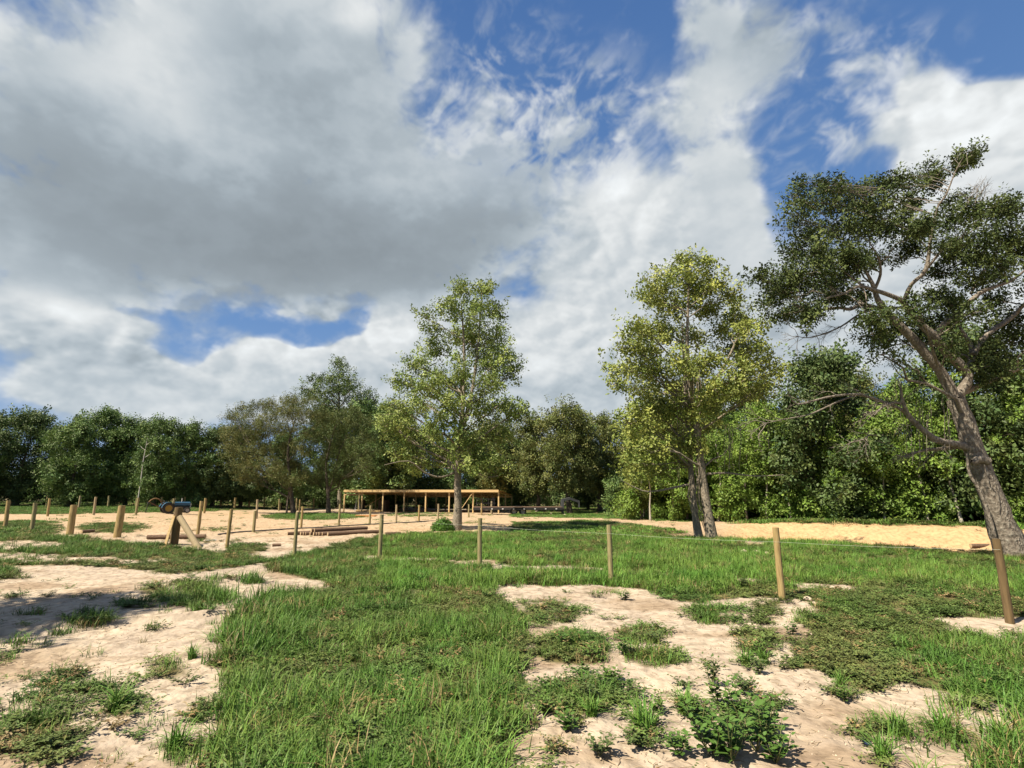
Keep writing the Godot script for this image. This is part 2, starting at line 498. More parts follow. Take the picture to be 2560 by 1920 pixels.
func build_ground() -> void:
	var n := 720
	var c := Vector2(0, -7)
	var a := 4.0
	var reach := 400.0
	var bb := log(2.0 * reach / a)
	var line := PackedFloat32Array()
	for i in n + 1:
		var s := (float(i) / n) * 2.0 - 1.0
		line.append(a * sinh(bb * s))
	var verts := PackedVector3Array()
	var cols := PackedColorArray()
	verts.resize((n + 1) * (n + 1))
	cols.resize((n + 1) * (n + 1))
	for j in n + 1:
		for i in n + 1:
			var x := c.x + line[i]
			var z := c.y + line[j]
			var k := j * (n + 1) + i
			var g := growth(x, z)
			var y := height(x, z)
			# tyre ruts and kicked-up sand where nothing grows
			var rough := n_fine.get_noise_2d(x * 2.3 + 40.0, z * 0.9) * 0.018 + n_mid.get_noise_2d(x * 9.0, z * 9.0) * 0.012
			y += rough * (1.0 - g)
			verts[k] = Vector3(x, y, z)
			var t1 := n_mid.get_noise_2d(x * 1.3 + 9.0, z * 1.3)
			var t2 := n_fine.get_noise_2d(x * 0.8, z * 2.0 + 31.0)
			var sand := Color(0.505, 0.435, 0.345).lerp(Color(0.42, 0.355, 0.29), clampf(0.5 + t1 * 0.9, 0, 1)).lerp(Color(0.62, 0.53, 0.40), clampf(t2 * 0.9, 0, 0.6))
			sand = sand.lerp(Color(0.30, 0.225, 0.155), 0.75 * ss(0.12, 0.5, n_mid.get_noise_2d(x * 0.9 + 70.0, z * 1.6)))
			var pp := pit(x, z)
			var orange := ss(-0.5, 1.0, pp.x) * (1.0 - ss(11.6, 13.0, pp.x)) * ss(-2.0, 1.0, pp.y)
			orange = maxf(orange, 0.55 * ss(17.0, 26.0, -z) * (1.0 - ss(58.0, 75.0, -z)))
			sand = sand.lerp(Color(0.57, 0.41, 0.235).lerp(Color(0.49, 0.34, 0.19), clampf(0.5 + t2, 0, 1)), orange)
			var soil := Color(0.15, 0.125, 0.062).lerp(Color(0.10, 0.105, 0.04), clampf(0.5 + t1, 0, 1))
			sand = Color(sand.r * 0.88, sand.g * 0.88, sand.b * 0.88)
			cols[k] = sand.lerp(soil, ss(0.5, 0.95, g))
	var idx := PackedInt32Array()
	idx.resize(n * n * 6)
	var w := 0
	for j in n:
		for i in n:
			var k := j * (n + 1) + i
			for e in [k, k + 1, k + n + 2, k, k + n + 2, k + n + 1]:
				idx[w] = e
				w += 1
	var norm := PackedVector3Array()
	norm.resize(verts.size())
	for j in n + 1:
		for i in n + 1:
			var k := j * (n + 1) + i
			var l := verts[k - 1 if i > 0 else k]
			var r := verts[k + 1 if i < n else k]
			var u := verts[k - n - 1 if j > 0 else k]
			var d := verts[k + n + 1 if j < n else k]
			norm[k] = (d - u).cross(r - l).normalized()
	var arr := []
	arr.resize(Mesh.ARRAY_MAX)
	arr[Mesh.ARRAY_VERTEX] = verts
	arr[Mesh.ARRAY_NORMAL] = norm
	arr[Mesh.ARRAY_COLOR] = cols
	arr[Mesh.ARRAY_INDEX] = idx
	var mesh := ArrayMesh.new()
	mesh.add_surface_from_arrays(Mesh.PRIMITIVE_TRIANGLES, arr)
	var m := mat("sandy soil", Color.WHITE, 0.95)
	m.vertex_color_use_as_albedo = true
	m.metallic_specular = 0.2
	m.albedo_texture = noise_tex(0.012, [Color(0.70, 0.68, 0.66), Color(0.93, 0.92, 0.91), Color(1, 1, 1)], 7, 1024, 5)
	m.uv1_triplanar = true
	m.uv1_world_triplanar = true
	m.uv1_scale = Vector3(0.37, 0.37, 0.37)
	m.heightmap_enabled = true
	m.heightmap_texture = noise_tex(0.02, [Color.BLACK, Color.WHITE], 6, 1024, 9)
	m.heightmap_scale = 2.0
	var o := MeshInstance3D.new()
	o.name = "ground"
	o.mesh = mesh
	o.material_override = m
	add_child(o)
	o.set_meta("kind", "structure")

# ------------------------------------------------------------------ small plants
func tuft_mesh(seed_v: int, blades: int, tall: float, spread: float, wide: float, dry: float) -> ArrayMesh:
	var r := RandomNumberGenerator.new()
	r.seed = seed_v
	var st := new_st()
	for i in blades:
		var az := r.randf() * TAU
		var rad := spread * sqrt(r.randf())
		var a2 := r.randf() * TAU
		var base := Vector3(cos(a2) * rad, -0.01, sin(a2) * rad)
		var out := Vector3(cos(az), 0, sin(az))
		var side := Vector3(-out.z, 0, out.x)
		var len := tall * r.randf_range(0.45, 1.1)
		var lean := r.randf_range(0.15, 1.25)
		var w := wide * r.randf_range(0.6, 1.2)
		var col := Color(1, 1, 1).lerp(Color(0.75, 0.85, 0.6), r.randf())
		col = Color(col.r * r.randf_range(0.8, 1.2), col.g, col.b)
		if r.randf() < dry:
			col = Color(2.4, 1.5, 1.5)
		var prev := base
		var pw := w
		var segs := 3
		for s in segs:
			var t := (s + 1.0) / segs
			var p := base + out * (len * lean * t * t) + Vector3.UP * len * (t - 0.42 * lean * t * t)
			var cw := w * (1.0 - t * t)
			var n := side.cross(p - prev).normalized()
			if n.y < 0: n = -n
			st.set_color(col)
			tri(st, prev - side * pw, prev + side * pw, p + side * cw, n)
			if s < segs - 1:
				tri(st, prev - side * pw, p + side * cw, p - side * cw, n)
			prev = p
			pw = cw
	return st.commit()

# One leaf: folded along its rib, pointing along d.
func leaf(st: SurfaceTool, at: Vector3, d: Vector3, up: Vector3, length: float, width: float, fold: float) -> void:
	var s := d.cross(up).normalized()
	if s.length() < 0.5:
		s = Vector3.RIGHT
	var u := s.cross(d).normalized()
	var mid := at + d * length * 0.45
	var l := mid - s * width * 0.5 + u * fold * width
	var r := mid + s * width * 0.5 + u * fold * width
	var tip := at + d * length - u * length * 0.12
	var nl := (tip - at).cross(l - at).normalized()
	var nr := (r - at).cross(tip - at).normalized()
	tri(st, at, l, tip, nl)
	tri(st, at, tip, r, nr)

func round_leaf(st: SurfaceTool, at: Vector3, d: Vector3, up: Vector3, length: float, width: float, fold: float) -> void:
	var s := d.cross(up).normalized()
	if s.length() < 0.5:
		s = Vector3.RIGHT
	var u := s.cross(d).normalized()
	var a := at + d * length * 0.22
	var b := at + d * length * 0.6
	var tip := at + d * length - u * length * 0.1
	for e in [-1.0, 1.0]:
		var p: Vector3 = a + s * e * width * 0.42 + u * fold * width
		var q: Vector3 = b + s * e * width * 0.40 + u * fold * width
		var n: Vector3 = (b - at).cross(p - at).normalized() * -e
		if e < 0:
			tri(st, at, p, q, n); tri(st, at, q, b, n); tri(st, b, q, tip, n)
		else:
			tri(st, at, q, p, n); tri(st, at, b, q, n); tri(st, b, tip, q, n)

func weed_mesh(seed_v: int, stems: int, tall: float, spread: float, leaf_len: float, flat: float) -> ArrayMesh:
	var r := RandomNumberGenerator.new()
	r.seed = seed_v
	var st := new_st()
	for i in stems:
		var az := r.randf() * TAU
		var out := Vector3(cos(az), 0, sin(az))
		var len := tall * r.randf_range(0.6, 1.15)
		var reach := spread * r.randf_range(0.5, 1.1)
		var tip := out * reach + Vector3.UP * len * (1.0 - flat * r.randf())
		var tone := r.randf_range(0.75, 1.2)
		st.set_color(Color(1.5, 1.0, 0.9))
		var side := Vector3(-out.z, 0, out.x) * 0.0022
		tri(st, -side, side, tip, side.cross(tip).normalized())
		var m := int(r.randf_range(6, 11))
		for k in m:
			var t := 0.2 + 0.8 * (k + r.randf()) / m
			var at := tip * t + Vector3(0, sin(t * PI) * len * 0.15, 0)
			var a := r.randf() * TAU
			var d := (Vector3(cos(a), r.randf_range(-0.1, 0.6), sin(a)) + out * 0.4).normalized()
			st.set_color(Color(tone * r.randf_range(0.85, 1.3), tone, tone * 0.9))
			leaf(st, at, d, Vector3.UP, leaf_len * r.randf_range(0.6, 1.15), leaf_len * 0.55, 0.12)
	return st.commit()

func build_grass() -> void:
	rng.seed = 4242
	var gm := leaf_mat("grass blade", 0.35, 0.55)
	var wm := leaf_mat("weed leaf", 0.3, 0.6)
	var tall := []
	var short := []
	var weeds := []
	for i in 5:
		tall.append(tuft_mesh(100 + i, 36, 0.20, 0.13, 0.0042, 0.10))
		short.append(tuft_mesh(200 + i, 28, 0.075, 0.11, 0.0034, 0.22))
		weeds.append(weed_mesh(300 + i, 14, 0.10, 0.16, 0.036, 0.8))
	var far := []
	for i in 4:
		far.append(tuft_mesh(400 + i, 52, 0.15, 0.30, 0.010, 0.08))
	var sets := {}
	for name in ["tall", "short", "weeds", "far"]:
		sets[name] = []
		for i in 5:
			sets[name].append([[], []])
	var bands := [[2.4, 5.5, 150.0], [5.5, 9.0, 105.0], [9.0, 14.0, 82.0], [14.0, 22.0, 52.0], [22.0, 36.0, 20.0], [36.0, 62.0, 9.0], [62.0, 90.0, 2.0]]
	for b in bands:
		var d0: float = b[0]
		var d1: float = b[1]
		var half := d1 * 1.02 + 2.0
		var area := (d1 - d0) * half * 2.0
		for i in int(area * b[2]):
			var z := -rng.randf_range(d0, d1)
			var x := rng.randf_range(-half, half)
			var keep := rng.randf()
			var s := rng.randf()
			if absf(x) > -z * 1.02 + 2.0:
				continue
			var g := growth(x, z)
			if keep > pow(g, 2.0) + 0.006:
				continue
			var lush := 0.5 + 1.0 * n_mid.get_noise_2d(x * 0.55 + 200.0, z * 0.55)
			# the rank grass: the long mound in front, the strip behind the fence, the corner by the last post
			var q := pix(Vector3(x, height(x, z), z)) / K
			if q.x > 430.0 and q.x < 1160.0 and q.y > 1230.0: lush += 0.34 - 0.12 * ss(1380.0, 1480.0, q.y)
			if q.x > 1950.0 and q.y > 1380.0: lush += 0.45
			var strip := q.x > 820.0 and q.y < 1285.0 and q.y > 1138.0
			if strip: lush += 0.3
			if q.x > 1560.0 and q.x < 2000.0 and q.y > 1270.0 and q.y < 1500.0: lush -= 0.4
			if q.x > 1100.0 and q.x < 1720.0 and q.y > 1280.0: lush -= 0.35
			lush -= (1.0 - g) * 0.5
			if q.x < 700.0 and q.y > 1225.0 and q.x < 500.0 + (1480.0 - q.y) * 0.1: lush -= 0.3
			var kind := "tall" if lush + (s - 0.5) * 1.2 > 0.58 else ("weeds" if s < 0.55 else "short")
			if -z > 22.0 and kind != "weeds":
				kind = "far"
			elif -z > 30.0:
				kind = "far"
			var big := rng.randf_range(0.7, 1.25)
			if kind == "tall": big *= 0.55 + 0.7 * clampf(lush, 0.0, 1.0)
			if kind == "far": big *= 0.55 + 0.45 * clampf(lush, 0.0, 1.0) + (0.3 if -z > 36.0 else 0.0)
			var rim := pit(x, z)
			if rim.x > 10.6 and rim.x < 13.6 and rim.y > 0.0: big *= 1.9
			if kind == "tall" and q.x > 450.0 and q.x < 1150.0 and q.y > 1250.0: big *= 1.25
			var y := height(x, z)
			var bs := Basis(Vector3.UP, rng.randf() * TAU) * Basis(Vector3.RIGHT, rng.randf_range(-0.15, 0.15))
			bs = bs.scaled(Vector3(big, big * rng.randf_range(0.8, 1.15), big))
			var patch := clampf(0.5 + 0.8 * n_mid.get_noise_2d(x * 1.7, z * 1.7 + 300.0), 0.0, 1.0)
			var v := rng.randf_range(0.55, 1.25)
			var col := Color(0.072, 0.162, 0.026).lerp(Color(0.155, 0.222, 0.052), patch * rng.randf_range(0.6, 1.0))
			if strip: col = Color(col.r * 1.2, col.g * 1.22, col.b * 1.15)
			if kind == "weeds":
				col = Color(0.075, 0.145, 0.034).lerp(Color(0.135, 0.155, 0.052), patch * 0.9)
			elif kind == "short":
				col = Color(0.085, 0.15, 0.038).lerp(Color(0.185, 0.185, 0.078), patch)
			if rng.randf() < 0.08:
				col = Color(0.26, 0.20, 0.10)
			var slot := rng.randi() % (4 if kind == "far" else 5)
			sets[kind][slot][0].append(Transform3D(bs, Vector3(x, y, z)))
			sets[kind][slot][1].append(Color(col.r * v, col.g * v, col.b * v))
	var meshes := {"tall": tall, "short": short, "weeds": weeds, "far": far}
	var words := {"tall": ["rank_grass", "rank bright green grass in long tufts on the sandy soil", "grass"], "short": ["short_grass", "short sparse grass thinly scattered over bare sand", "grass"], "weeds": ["creeping_weeds", "low creeping olive green weeds with small leaves", "weeds"], "far": ["paddock_grass", "green paddock grass beyond the front row of posts", "grass"]}
	var total := 0
	for kind in sets:
		var holder := thing(words[kind][0], Vector3.ZERO, words[kind][1], words[kind][2])
		holder.set_meta("kind", "stuff")
		for i in 5:
			if sets[kind][i][0].size():
				total += sets[kind][i][0].size()
				copies("tufts", meshes[kind][i], wm if kind == "weeds" else gm, sets[kind][i][0], sets[kind][i][1], holder)
	print("grass tufts ", total)

# ------------------------------------------------------------------ trees
func twig_mesh(seed_v: int, leaves: int, length: float, leaf_len: float, leaf_w: float, droop: float) -> ArrayMesh:
	var r := RandomNumberGenerator.new()
	r.seed = seed_v
	var st := new_st()
	for k in leaves:
		var t := (k + r.randf()) / leaves
		var a := r.randf() * TAU
		var out := Vector3(cos(a), 0, sin(a))
		var at := Vector3.UP * length * t + out * length * 0.42 * r.randf() * (1.0 - t * 0.5)
		var d := (out + Vector3.UP * r.randf_range(-0.3, 0.8)).normalized()
		d = (d + Vector3(r.randf_range(-1, 1), r.randf_range(-1, 1), r.randf_range(-1, 1)) * droop).normalized()
		var up := Vector3(r.randf_range(-0.6, 0.6), 1.0, r.randf_range(-0.6, 0.6)).normalized()
		var v := r.randf_range(0.72, 1.25)
		st.set_color(Color(v * r.randf_range(0.9, 1.15), v, v))
		leaf(st, at, d, up, leaf_len * r.randf_range(0.65, 1.2), leaf_w * r.randf_range(0.7, 1.15), 0.12)
	return st.commit()

func wiggle(a: Vector3, b: Vector3, lift: float, amount: float, n: int, r: RandomNumberGenerator) -> Array:
	var out := []
	var len := a.distance_to(b)
	for i in n + 1:
		var t := float(i) / n
		var p := a.lerp(b, t) + Vector3.UP * lift * len * sin(t * PI)
		if i > 0 and i < n:
			p += Vector3(r.randf_range(-1, 1), r.randf_range(-1, 1), r.randf_range(-1, 1)) * amount * len
		out.append(p)
	return out

func taper(r0: float, r1: float, n: int) -> Array:
	var out := []
	for i in n:
		out.append(lerpf(r0, r1, pow(float(i) / (n - 1), 0.8)))
	return out

# o: stems [[points, radii]], lobes [[centre, radii]], twig, leaf, bark, count, tints [a, b], seed; all in the tree's own axes.
func grow(root: Node3D, o: Dictionary) -> void:
	var r := RandomNumberGenerator.new()
	r.seed = o.seed
	var ts := new_st()
	for s in o.stems:
		tube(ts, s[0], s[1], 10, 0.22, true, o.seed * 3.0)
	part("trunk", ts.commit(), o.bark, root)
	var bs := new_st()
	var places := []
	var tints := []
	for lobe in o.lobes:
		var c: Vector3 = lobe[0]
		var rad: Vector3 = lobe[1]
		# where the limb leaves the nearest stem
		var best := Vector3.ZERO
		var best_r := 0.05
		var best_cost := 1e9
		for s in o.stems:
			for i in range(1, s[0].size()):
				for h in 3:
					var p: Vector3 = s[0][i - 1].lerp(s[0][i], (h + 1) / 3.0)
					var hd := Vector2(p.x - c.x, p.z - c.z).length()
					var cost := absf((c.y - p.y) - hd * o.get("rise", 0.55)) + hd * 0.45
					if p.y < o.get("clear", 1.5): cost += 100.0
					if cost < best_cost:
						best_cost = cost
						best = p
						best_r = lerpf(s[1][i - 1], s[1][i], (h + 1) / 3.0)
		var lr := minf(best_r * 0.5, 0.012 + 0.014 * best.distance_to(c))
		var path := wiggle(best, c, 0.06, 0.05, 5, r)
		tube(bs, path, taper(lr, lr * 0.3, 6), 6, 0.0, false)
		var subs: int = o.get("subs", 7)
		for k in subs:
			var start: Vector3 = path[2 + r.randi() % 4]
			var dir := Vector3(r.randfn(), r.randfn(), r.randfn()).normalized()
			var reach := pow(r.randf(), 0.45)
			var tip := c + Vector3(dir.x * rad.x, dir.y * rad.y, dir.z * rad.z) * reach
			tube(bs, wiggle(start, tip, 0.05, 0.07, 3, r), taper(lr * 0.4, 0.006, 4), 4, 0.0, false)
			var per: int = maxi(1, int(round(float(o.count) / subs * rad.length() * 0.6 * (lobe[2] if lobe.size() > 2 else 1.0))))
			for m in per:
				var t := 1.0 - pow(r.randf(), 1.6) * 0.7
				var sp: float = o.get("scatter", 0.3)
				var p2 := start.lerp(tip, t) + Vector3(r.randfn() * rad.x, r.randfn() * rad.y, r.randfn() * rad.z) * sp
				var face := ((p2 - c) / maxf(0.2, rad.length()) + Vector3(r.randfn(), r.randfn() + o.get("up", 0.5), r.randfn()) * 0.6).normalized()
				var bas := Basis(Quaternion(Vector3.UP, face)) * Basis(Vector3.UP, r.randf() * TAU)
				var sc := r.randf_range(0.7, 1.25)
				places.append(Transform3D(bas.scaled(Vector3.ONE * sc), p2))
				var col: Color = o.tints[0].lerp(o.tints[1], r.randf())
				var v := r.randf_range(0.8, 1.2)
				tints.append(Color(col.r * v, col.g * v, col.b * v))
	for e in o.get("extra", []):
		tube(bs, e[0], e[1], 6, 0.0, false)
	part("limbs", bs.commit(), o.bark, root)
	copies("crown", o.twig, o.leaf, places, tints, root)

# Lobes filling an egg-shaped crown between two heights.
func egg(low: float, high: float, wide: float, n: int, seed_v: int, belly := 0.4) -> Array:
	var r := RandomNumberGenerator.new()
	r.seed = seed_v
	var out := []
	for i in n:
		var t := (i + r.randf()) / n
		var w := wide * pow(sin(PI * pow(clampf(t * 0.9 + 0.08, 0, 1), log(0.5) / log(belly + 0.02))), 0.7)
		var a := i * 2.4 + r.randf() * 0.8
		var q := w * sqrt(r.randf_range(0.15, 1.0)) * 0.85
		var s := wide * r.randf_range(0.20, 0.48)
		out.append([Vector3(cos(a) * q, lerpf(low, high, t), sin(a) * q), Vector3(s, s * r.randf_range(0.6, 0.85), s)])
	return out

func stem(top: float, r0: float, lean: Vector2, seed_v: int) -> Array:
	var r := RandomNumberGenerator.new()
	r.seed = seed_v
	var pts := [Vector3(0, -0.15, 0)]
	var rad := [r0 * 1.35]
	for i in range(1, 7):
		var t := i / 6.0
		pts.append(Vector3(lean.x * t + r.randf_range(-0.02, 0.02) * top, top * t, lean.y * t + r.randf_range(-0.02, 0.02) * top))
		rad.append(lerpf(r0, r0 * 0.18, pow(t, 0.8)))
	return [pts, rad]

# Lobes traced on the photograph at one distance, given depth inside the crown's width.
func traced(list: Array, ox: float, oy: float, scale: float, depth: float, base: Vector3, seed_v: int, deep := 0.8) -> Array:
	var r := RandomNumberGenerator.new()
	r.seed = seed_v
	var mpp := depth / F * scale
	var out := []
	var mid := 0.0
	for e in list:
		mid += e[0]
	mid /= list.size()
	for e in list:
		var half := 60.0
		for f in list:
			if absf(f[1] - e[1]) < 90.0:
				half = maxf(half, absf(f[0] - mid) + f[2])
		var off := sqrt(maxf(0.0, half * half - (e[0] - mid) * (e[0] - mid))) * mpp * deep
		var dz := r.randf_range(-1.0, 1.0) * off
		var p := at_depth(ox + e[0] * scale, oy + e[1] * scale, depth)
		# keep its place in the crown as it moves towards or away from the eye
		var q := EYE + (p - EYE) * ((depth + dz) / depth)
		out.append([q - base, Vector3(e[2], e[3], (e[2] + e[3]) * 0.55) * mpp])
	return out

func traced_path(list: Array, ox: float, oy: float, scale: float, depth: float, base: Vector3, drift := 0.0) -> Array:
	var out := []
	var n := list.size() / 2
	for i in n:
		out.append(at_depth(ox + list[i * 2] * scale, oy + list[i * 2 + 1] * scale, depth + drift * i / maxf(1.0, n - 1)) - base)
	return out

func smooth_path(pts: Array, rad: Array) -> Array:
	var op := []
	var orad := []
	var n := pts.size()
	for i in n - 1:
		var a: Vector3 = pts[maxi(i - 1, 0)]
		var b: Vector3 = pts[i]
		var c: Vector3 = pts[i + 1]
		var d: Vector3 = pts[mini(i + 2, n - 1)]
		for k in 3:
			var t := k / 3.0
			op.append(b.cubic_interpolate(c, a, d, t))
			orad.append(lerpf(rad[i], rad[i + 1], t))
	op.append(pts[n - 1])
	orad.append(rad[n - 1])
	return [op, orad]

# Bare forking twigs spreading from the end of a branch.
func spray(at: Vector3, dir: Vector3, length: float, rad: float, depth: int, r: RandomNumberGenerator, out: Array) -> void:
	var tip := at + dir * length
	var mid := at.lerp(tip, 0.5) + Vector3(r.randfn(), r.randfn(), r.randfn()) * length * 0.07
	out.append([[at, mid, tip], [rad, rad * 0.8, rad * 0.55]])
	if depth <= 0:
		return
	for k in 3:
		var d := (dir + Vector3(r.randfn(), r.randfn(), r.randfn()) * 0.45).normalized()
		spray(mid.lerp(tip, r.randf()) if k else tip, d, length * r.randf_range(0.55, 0.8), maxf(0.003, rad * 0.55), depth - 1, r, out)

func build_hero_trees() -> void:
	var poplar := twig_mesh(7, 15, 0.42, 0.108, 0.09, 0.5)
	var oak := twig_mesh(8, 20, 0.38, 0.10, 0.052, 0.5)
	# the tree in the middle
	var d := 24.2
	var base := ground_at(1142, 1326)
	d = -base.z
	var t := thing("cottonwood_tree", base, "tall cone-shaped green tree with one pale trunk in front of the timber shed", "tree")
	var lobes := [[595, 90, 42, 75], [760, 110, 75, 70], [560, 220, 85, 80], [720, 250, 105, 95], [840, 240, 70, 65], [400, 290, 62, 80], [600, 400, 125, 105], [860, 400, 90, 110], [450, 480, 85, 85], [730, 480, 105, 80], [920, 520, 72, 90], [340, 580, 80, 85], [480, 650, 95, 85], [250, 690, 75, 50, ], [950, 650, 85, 85], [800, 700, 95, 75], [180, 830, 80, 75], [330, 800, 105, 90], [520, 830, 105, 85], [700, 850, 115, 85], [900, 820, 105, 85], [1000, 870, 62, 52], [140, 950, 70, 65], [280, 970, 115, 85], [450, 980, 105, 85], [640, 1000, 105, 85], [850, 1000, 105, 95], [220, 1130, 90, 75], [330, 1200, 105, 52], [500, 1130, 105, 75], [660, 1180, 95, 60], [800, 1100, 105, 85], [870, 1200, 70, 50], [620, 600, 90, 70], [600, 730, 90, 70], [700, 380, 90, 80], [420, 700, 90, 80], [820, 560, 90, 80]]
	var trunk := smooth_path(traced_path([598, 1612, 606, 1450, 605, 1250, 622, 1000, 640, 780, 645, 560, 640, 380, 625, 180], 900, 680, 0.4039, d, base), [0.26, 0.175, 0.16, 0.13, 0.10, 0.075, 0.05, 0.02])
	var fork := smooth_path(traced_path([622, 1000, 680, 800, 720, 560, 740, 330, 755, 130], 900, 680, 0.4039, d, base, 0.6), [0.12, 0.09, 0.07, 0.05, 0.02])
	var extra := []
	var r := RandomNumberGenerator.new()
	r.seed = 5
	extra.append(smooth_path(traced_path([600, 1235, 500, 1270, 400, 1240, 300, 1170, 150, 1195], 900, 680, 0.4039, d, base, -1.5), [0.06, 0.045, 0.035, 0.025, 0.012]))
	extra.append(smooth_path(traced_path([610, 1240, 700, 1235, 790, 1270, 860, 1260], 900, 680, 0.4039, d, base, 1.0), [0.05, 0.04, 0.025, 0.012]))
	grow(t, {"stems": [trunk, fork], "lobes": traced(lobes, 900, 680, 0.4039, d, base, 3), "twig": poplar, "leaf": M["broad leaf"], "bark": M["pale bark"], "count": 112, "tints": [Color(0.130, 0.195, 0.045), Color(0.275, 0.325, 0.088)], "seed": 21, "clear": 2.6, "scatter": 0.29, "subs": 8, "extra": extra})

	# the twin-stemmed tree at the fence
	base = ground_at(1772, 1350)
	d = -base.z
	t = thing("twin_trunk_tree", base, "tall yellow-green tree with two close trunks and hanging vines beside the sand basin", "tree")
	lobes = [[600, 90, 90, 55], [690, 90, 45, 45], [450, 140, 75, 55], [420, 230, 95, 65], [560, 200, 115, 85], [690, 230, 95, 85], [780, 190, 55, 55], [845, 250, 42, 45], [370, 265, 60, 55], [500, 330, 125, 75], [700, 350, 115, 75], [850, 350, 85, 75], [300, 430, 75, 55], [400, 450, 105, 75], [620, 480, 105, 60], [800, 450, 115, 75], [930, 430, 75, 75], [250, 540, 85, 65], [380, 570, 95, 75], [850, 560, 105, 75], [980, 540, 75, 75], [190, 660, 65, 55], [300, 670, 105, 75], [430, 690, 60, 60], [900, 680, 105, 75], [1010, 650, 65, 65], [175, 740, 50, 32], [330, 770, 75, 45], [900, 770, 95, 60], [1020, 760, 55, 45], [300, 870, 95, 65], [450, 880, 105, 65], [600, 900, 90, 55], [720, 860, 75, 55], [280, 960, 95, 65], [430, 980, 105, 65], [560, 1020, 90, 60], [700, 960, 85, 42], [250, 1060, 85, 55], [350, 1100, 105, 65], [480, 1120, 85, 65], [300, 1180, 95, 52], [400, 1220, 75, 42], [620, 1080, 70, 50], [1080, 690, 40, 50], [560, 600, 70, 60], [520, 780, 80, 60], [680, 620, 75, 60], [610, 760, 60, 50], [760, 780, 80, 55], [640, 680, 60, 50], [480, 480, 80, 60]]
	var a := smooth_path(traced_path([650, 1595, 628, 1450, 608, 1250, 592, 1000, 570, 700, 560, 420], 1450, 620, 0.458, d, base, 0.9), [0.20, 0.115, 0.105, 0.09, 0.06, 0.03])
	var b := smooth_path(traced_path([722, 1600, 695, 1430, 668, 1250, 640, 1000, 600, 770, 585, 560, 590, 300, 600, 110], 1450, 620, 0.458, d, base), [0.26, 0.155, 0.142, 0.12, 0.095, 0.07, 0.045, 0.02])
	var c := smooth_path(traced_path([632, 900, 690, 800, 760, 690, 830, 560, 880, 420], 1450, 620, 0.458, d, base, -0.6), [0.09, 0.07, 0.055, 0.04, 0.02])
	extra = []
	extra.append(smooth_path(traced_path([690, 1235, 800, 1228, 950, 1245, 1110, 1238], 1450, 620, 0.458, d, base, -0.8), [0.05, 0.04, 0.028, 0.01]))
	extra.append(smooth_path(traced_path([600, 1290, 500, 1310, 430, 1325, 340, 1325, 220, 1265], 1450, 620, 0.458, d, base, -0.8), [0.05, 0.045, 0.035, 0.026, 0.01]))
	extra.append(smooth_path(traced_path([672, 1200, 730, 1150, 780, 1130, 830, 1060], 1450, 620, 0.458, d, base, 0.5), [0.04, 0.03, 0.02, 0.01]))
	# vines that climb and hang
	for k in 26:
		var u := 520.0 + r.randf() * 160.0
		var v0 := 480.0 + r.randf() * 500.0
		var v1 := v0 + 120.0 + r.randf() * 420.0
		extra.append([traced_path([u, v0, u + r.randf_range(-14, 14), (v0 + v1) * 0.5, u + r.randf_range(-20, 30), v1], 1450, 620, 0.458, d + r.randf_range(-0.25, 0.3), base), [0.010, 0.012, 0.009]])
	for k in 8:
		var u := 600.0 + r.randf() * 60.0
		extra.append([traced_path([u, 1240, u + r.randf_range(-26, 20), 1350, u + 20 + r.randf_range(-20, 20), 1470, u + 50, 1590], 1450, 620, 0.458, d - 0.12 + r.randf_range(-0.15, 0.25), base), [0.012, 0.014, 0.014, 0.016]])
	for k in 9:
		var u := 790.0 + r.randf() * 90.0
		extra.append([traced_path([u, 960, u + r.randf_range(-16, 16), 1080, u + r.randf_range(-20, 20), 1140 + r.randf() * 120], 1450, 620, 0.458, d + r.randf_range(-0.6, 0.6), base), [0.006, 0.009, 0.006]])
	grow(t, {"stems": [a, b, c], "lobes": traced(lobes, 1450, 620, 0.458, d, base, 4), "twig": poplar, "leaf": M["broad leaf"], "bark": M["pale bark"], "count": 104, "tints": [Color(0.160, 0.215, 0.048), Color(0.330, 0.355, 0.090)], "seed": 22, "clear": 2.6, "scatter": 0.29, "subs": 8, "extra": extra})

	# the leaning oak on the right
	base = ground_at(2548, 1388)
	d = -base.z
	t = thing("leaning_oak", base, "huge dark oak leaning to one side with bare lichen-grey limbs", "tree")
	var z5 := [1720, 1120, 1640, 900, 1560, 690, 1470, 450, 1400, 240, 1350, 120]
	var main := smooth_path(traced_path(z5, 1860, 950, 0.3917, d, base), [0.48, 0.32, 0.295, 0.265, 0.24, 0.23])
	var stems := [main]
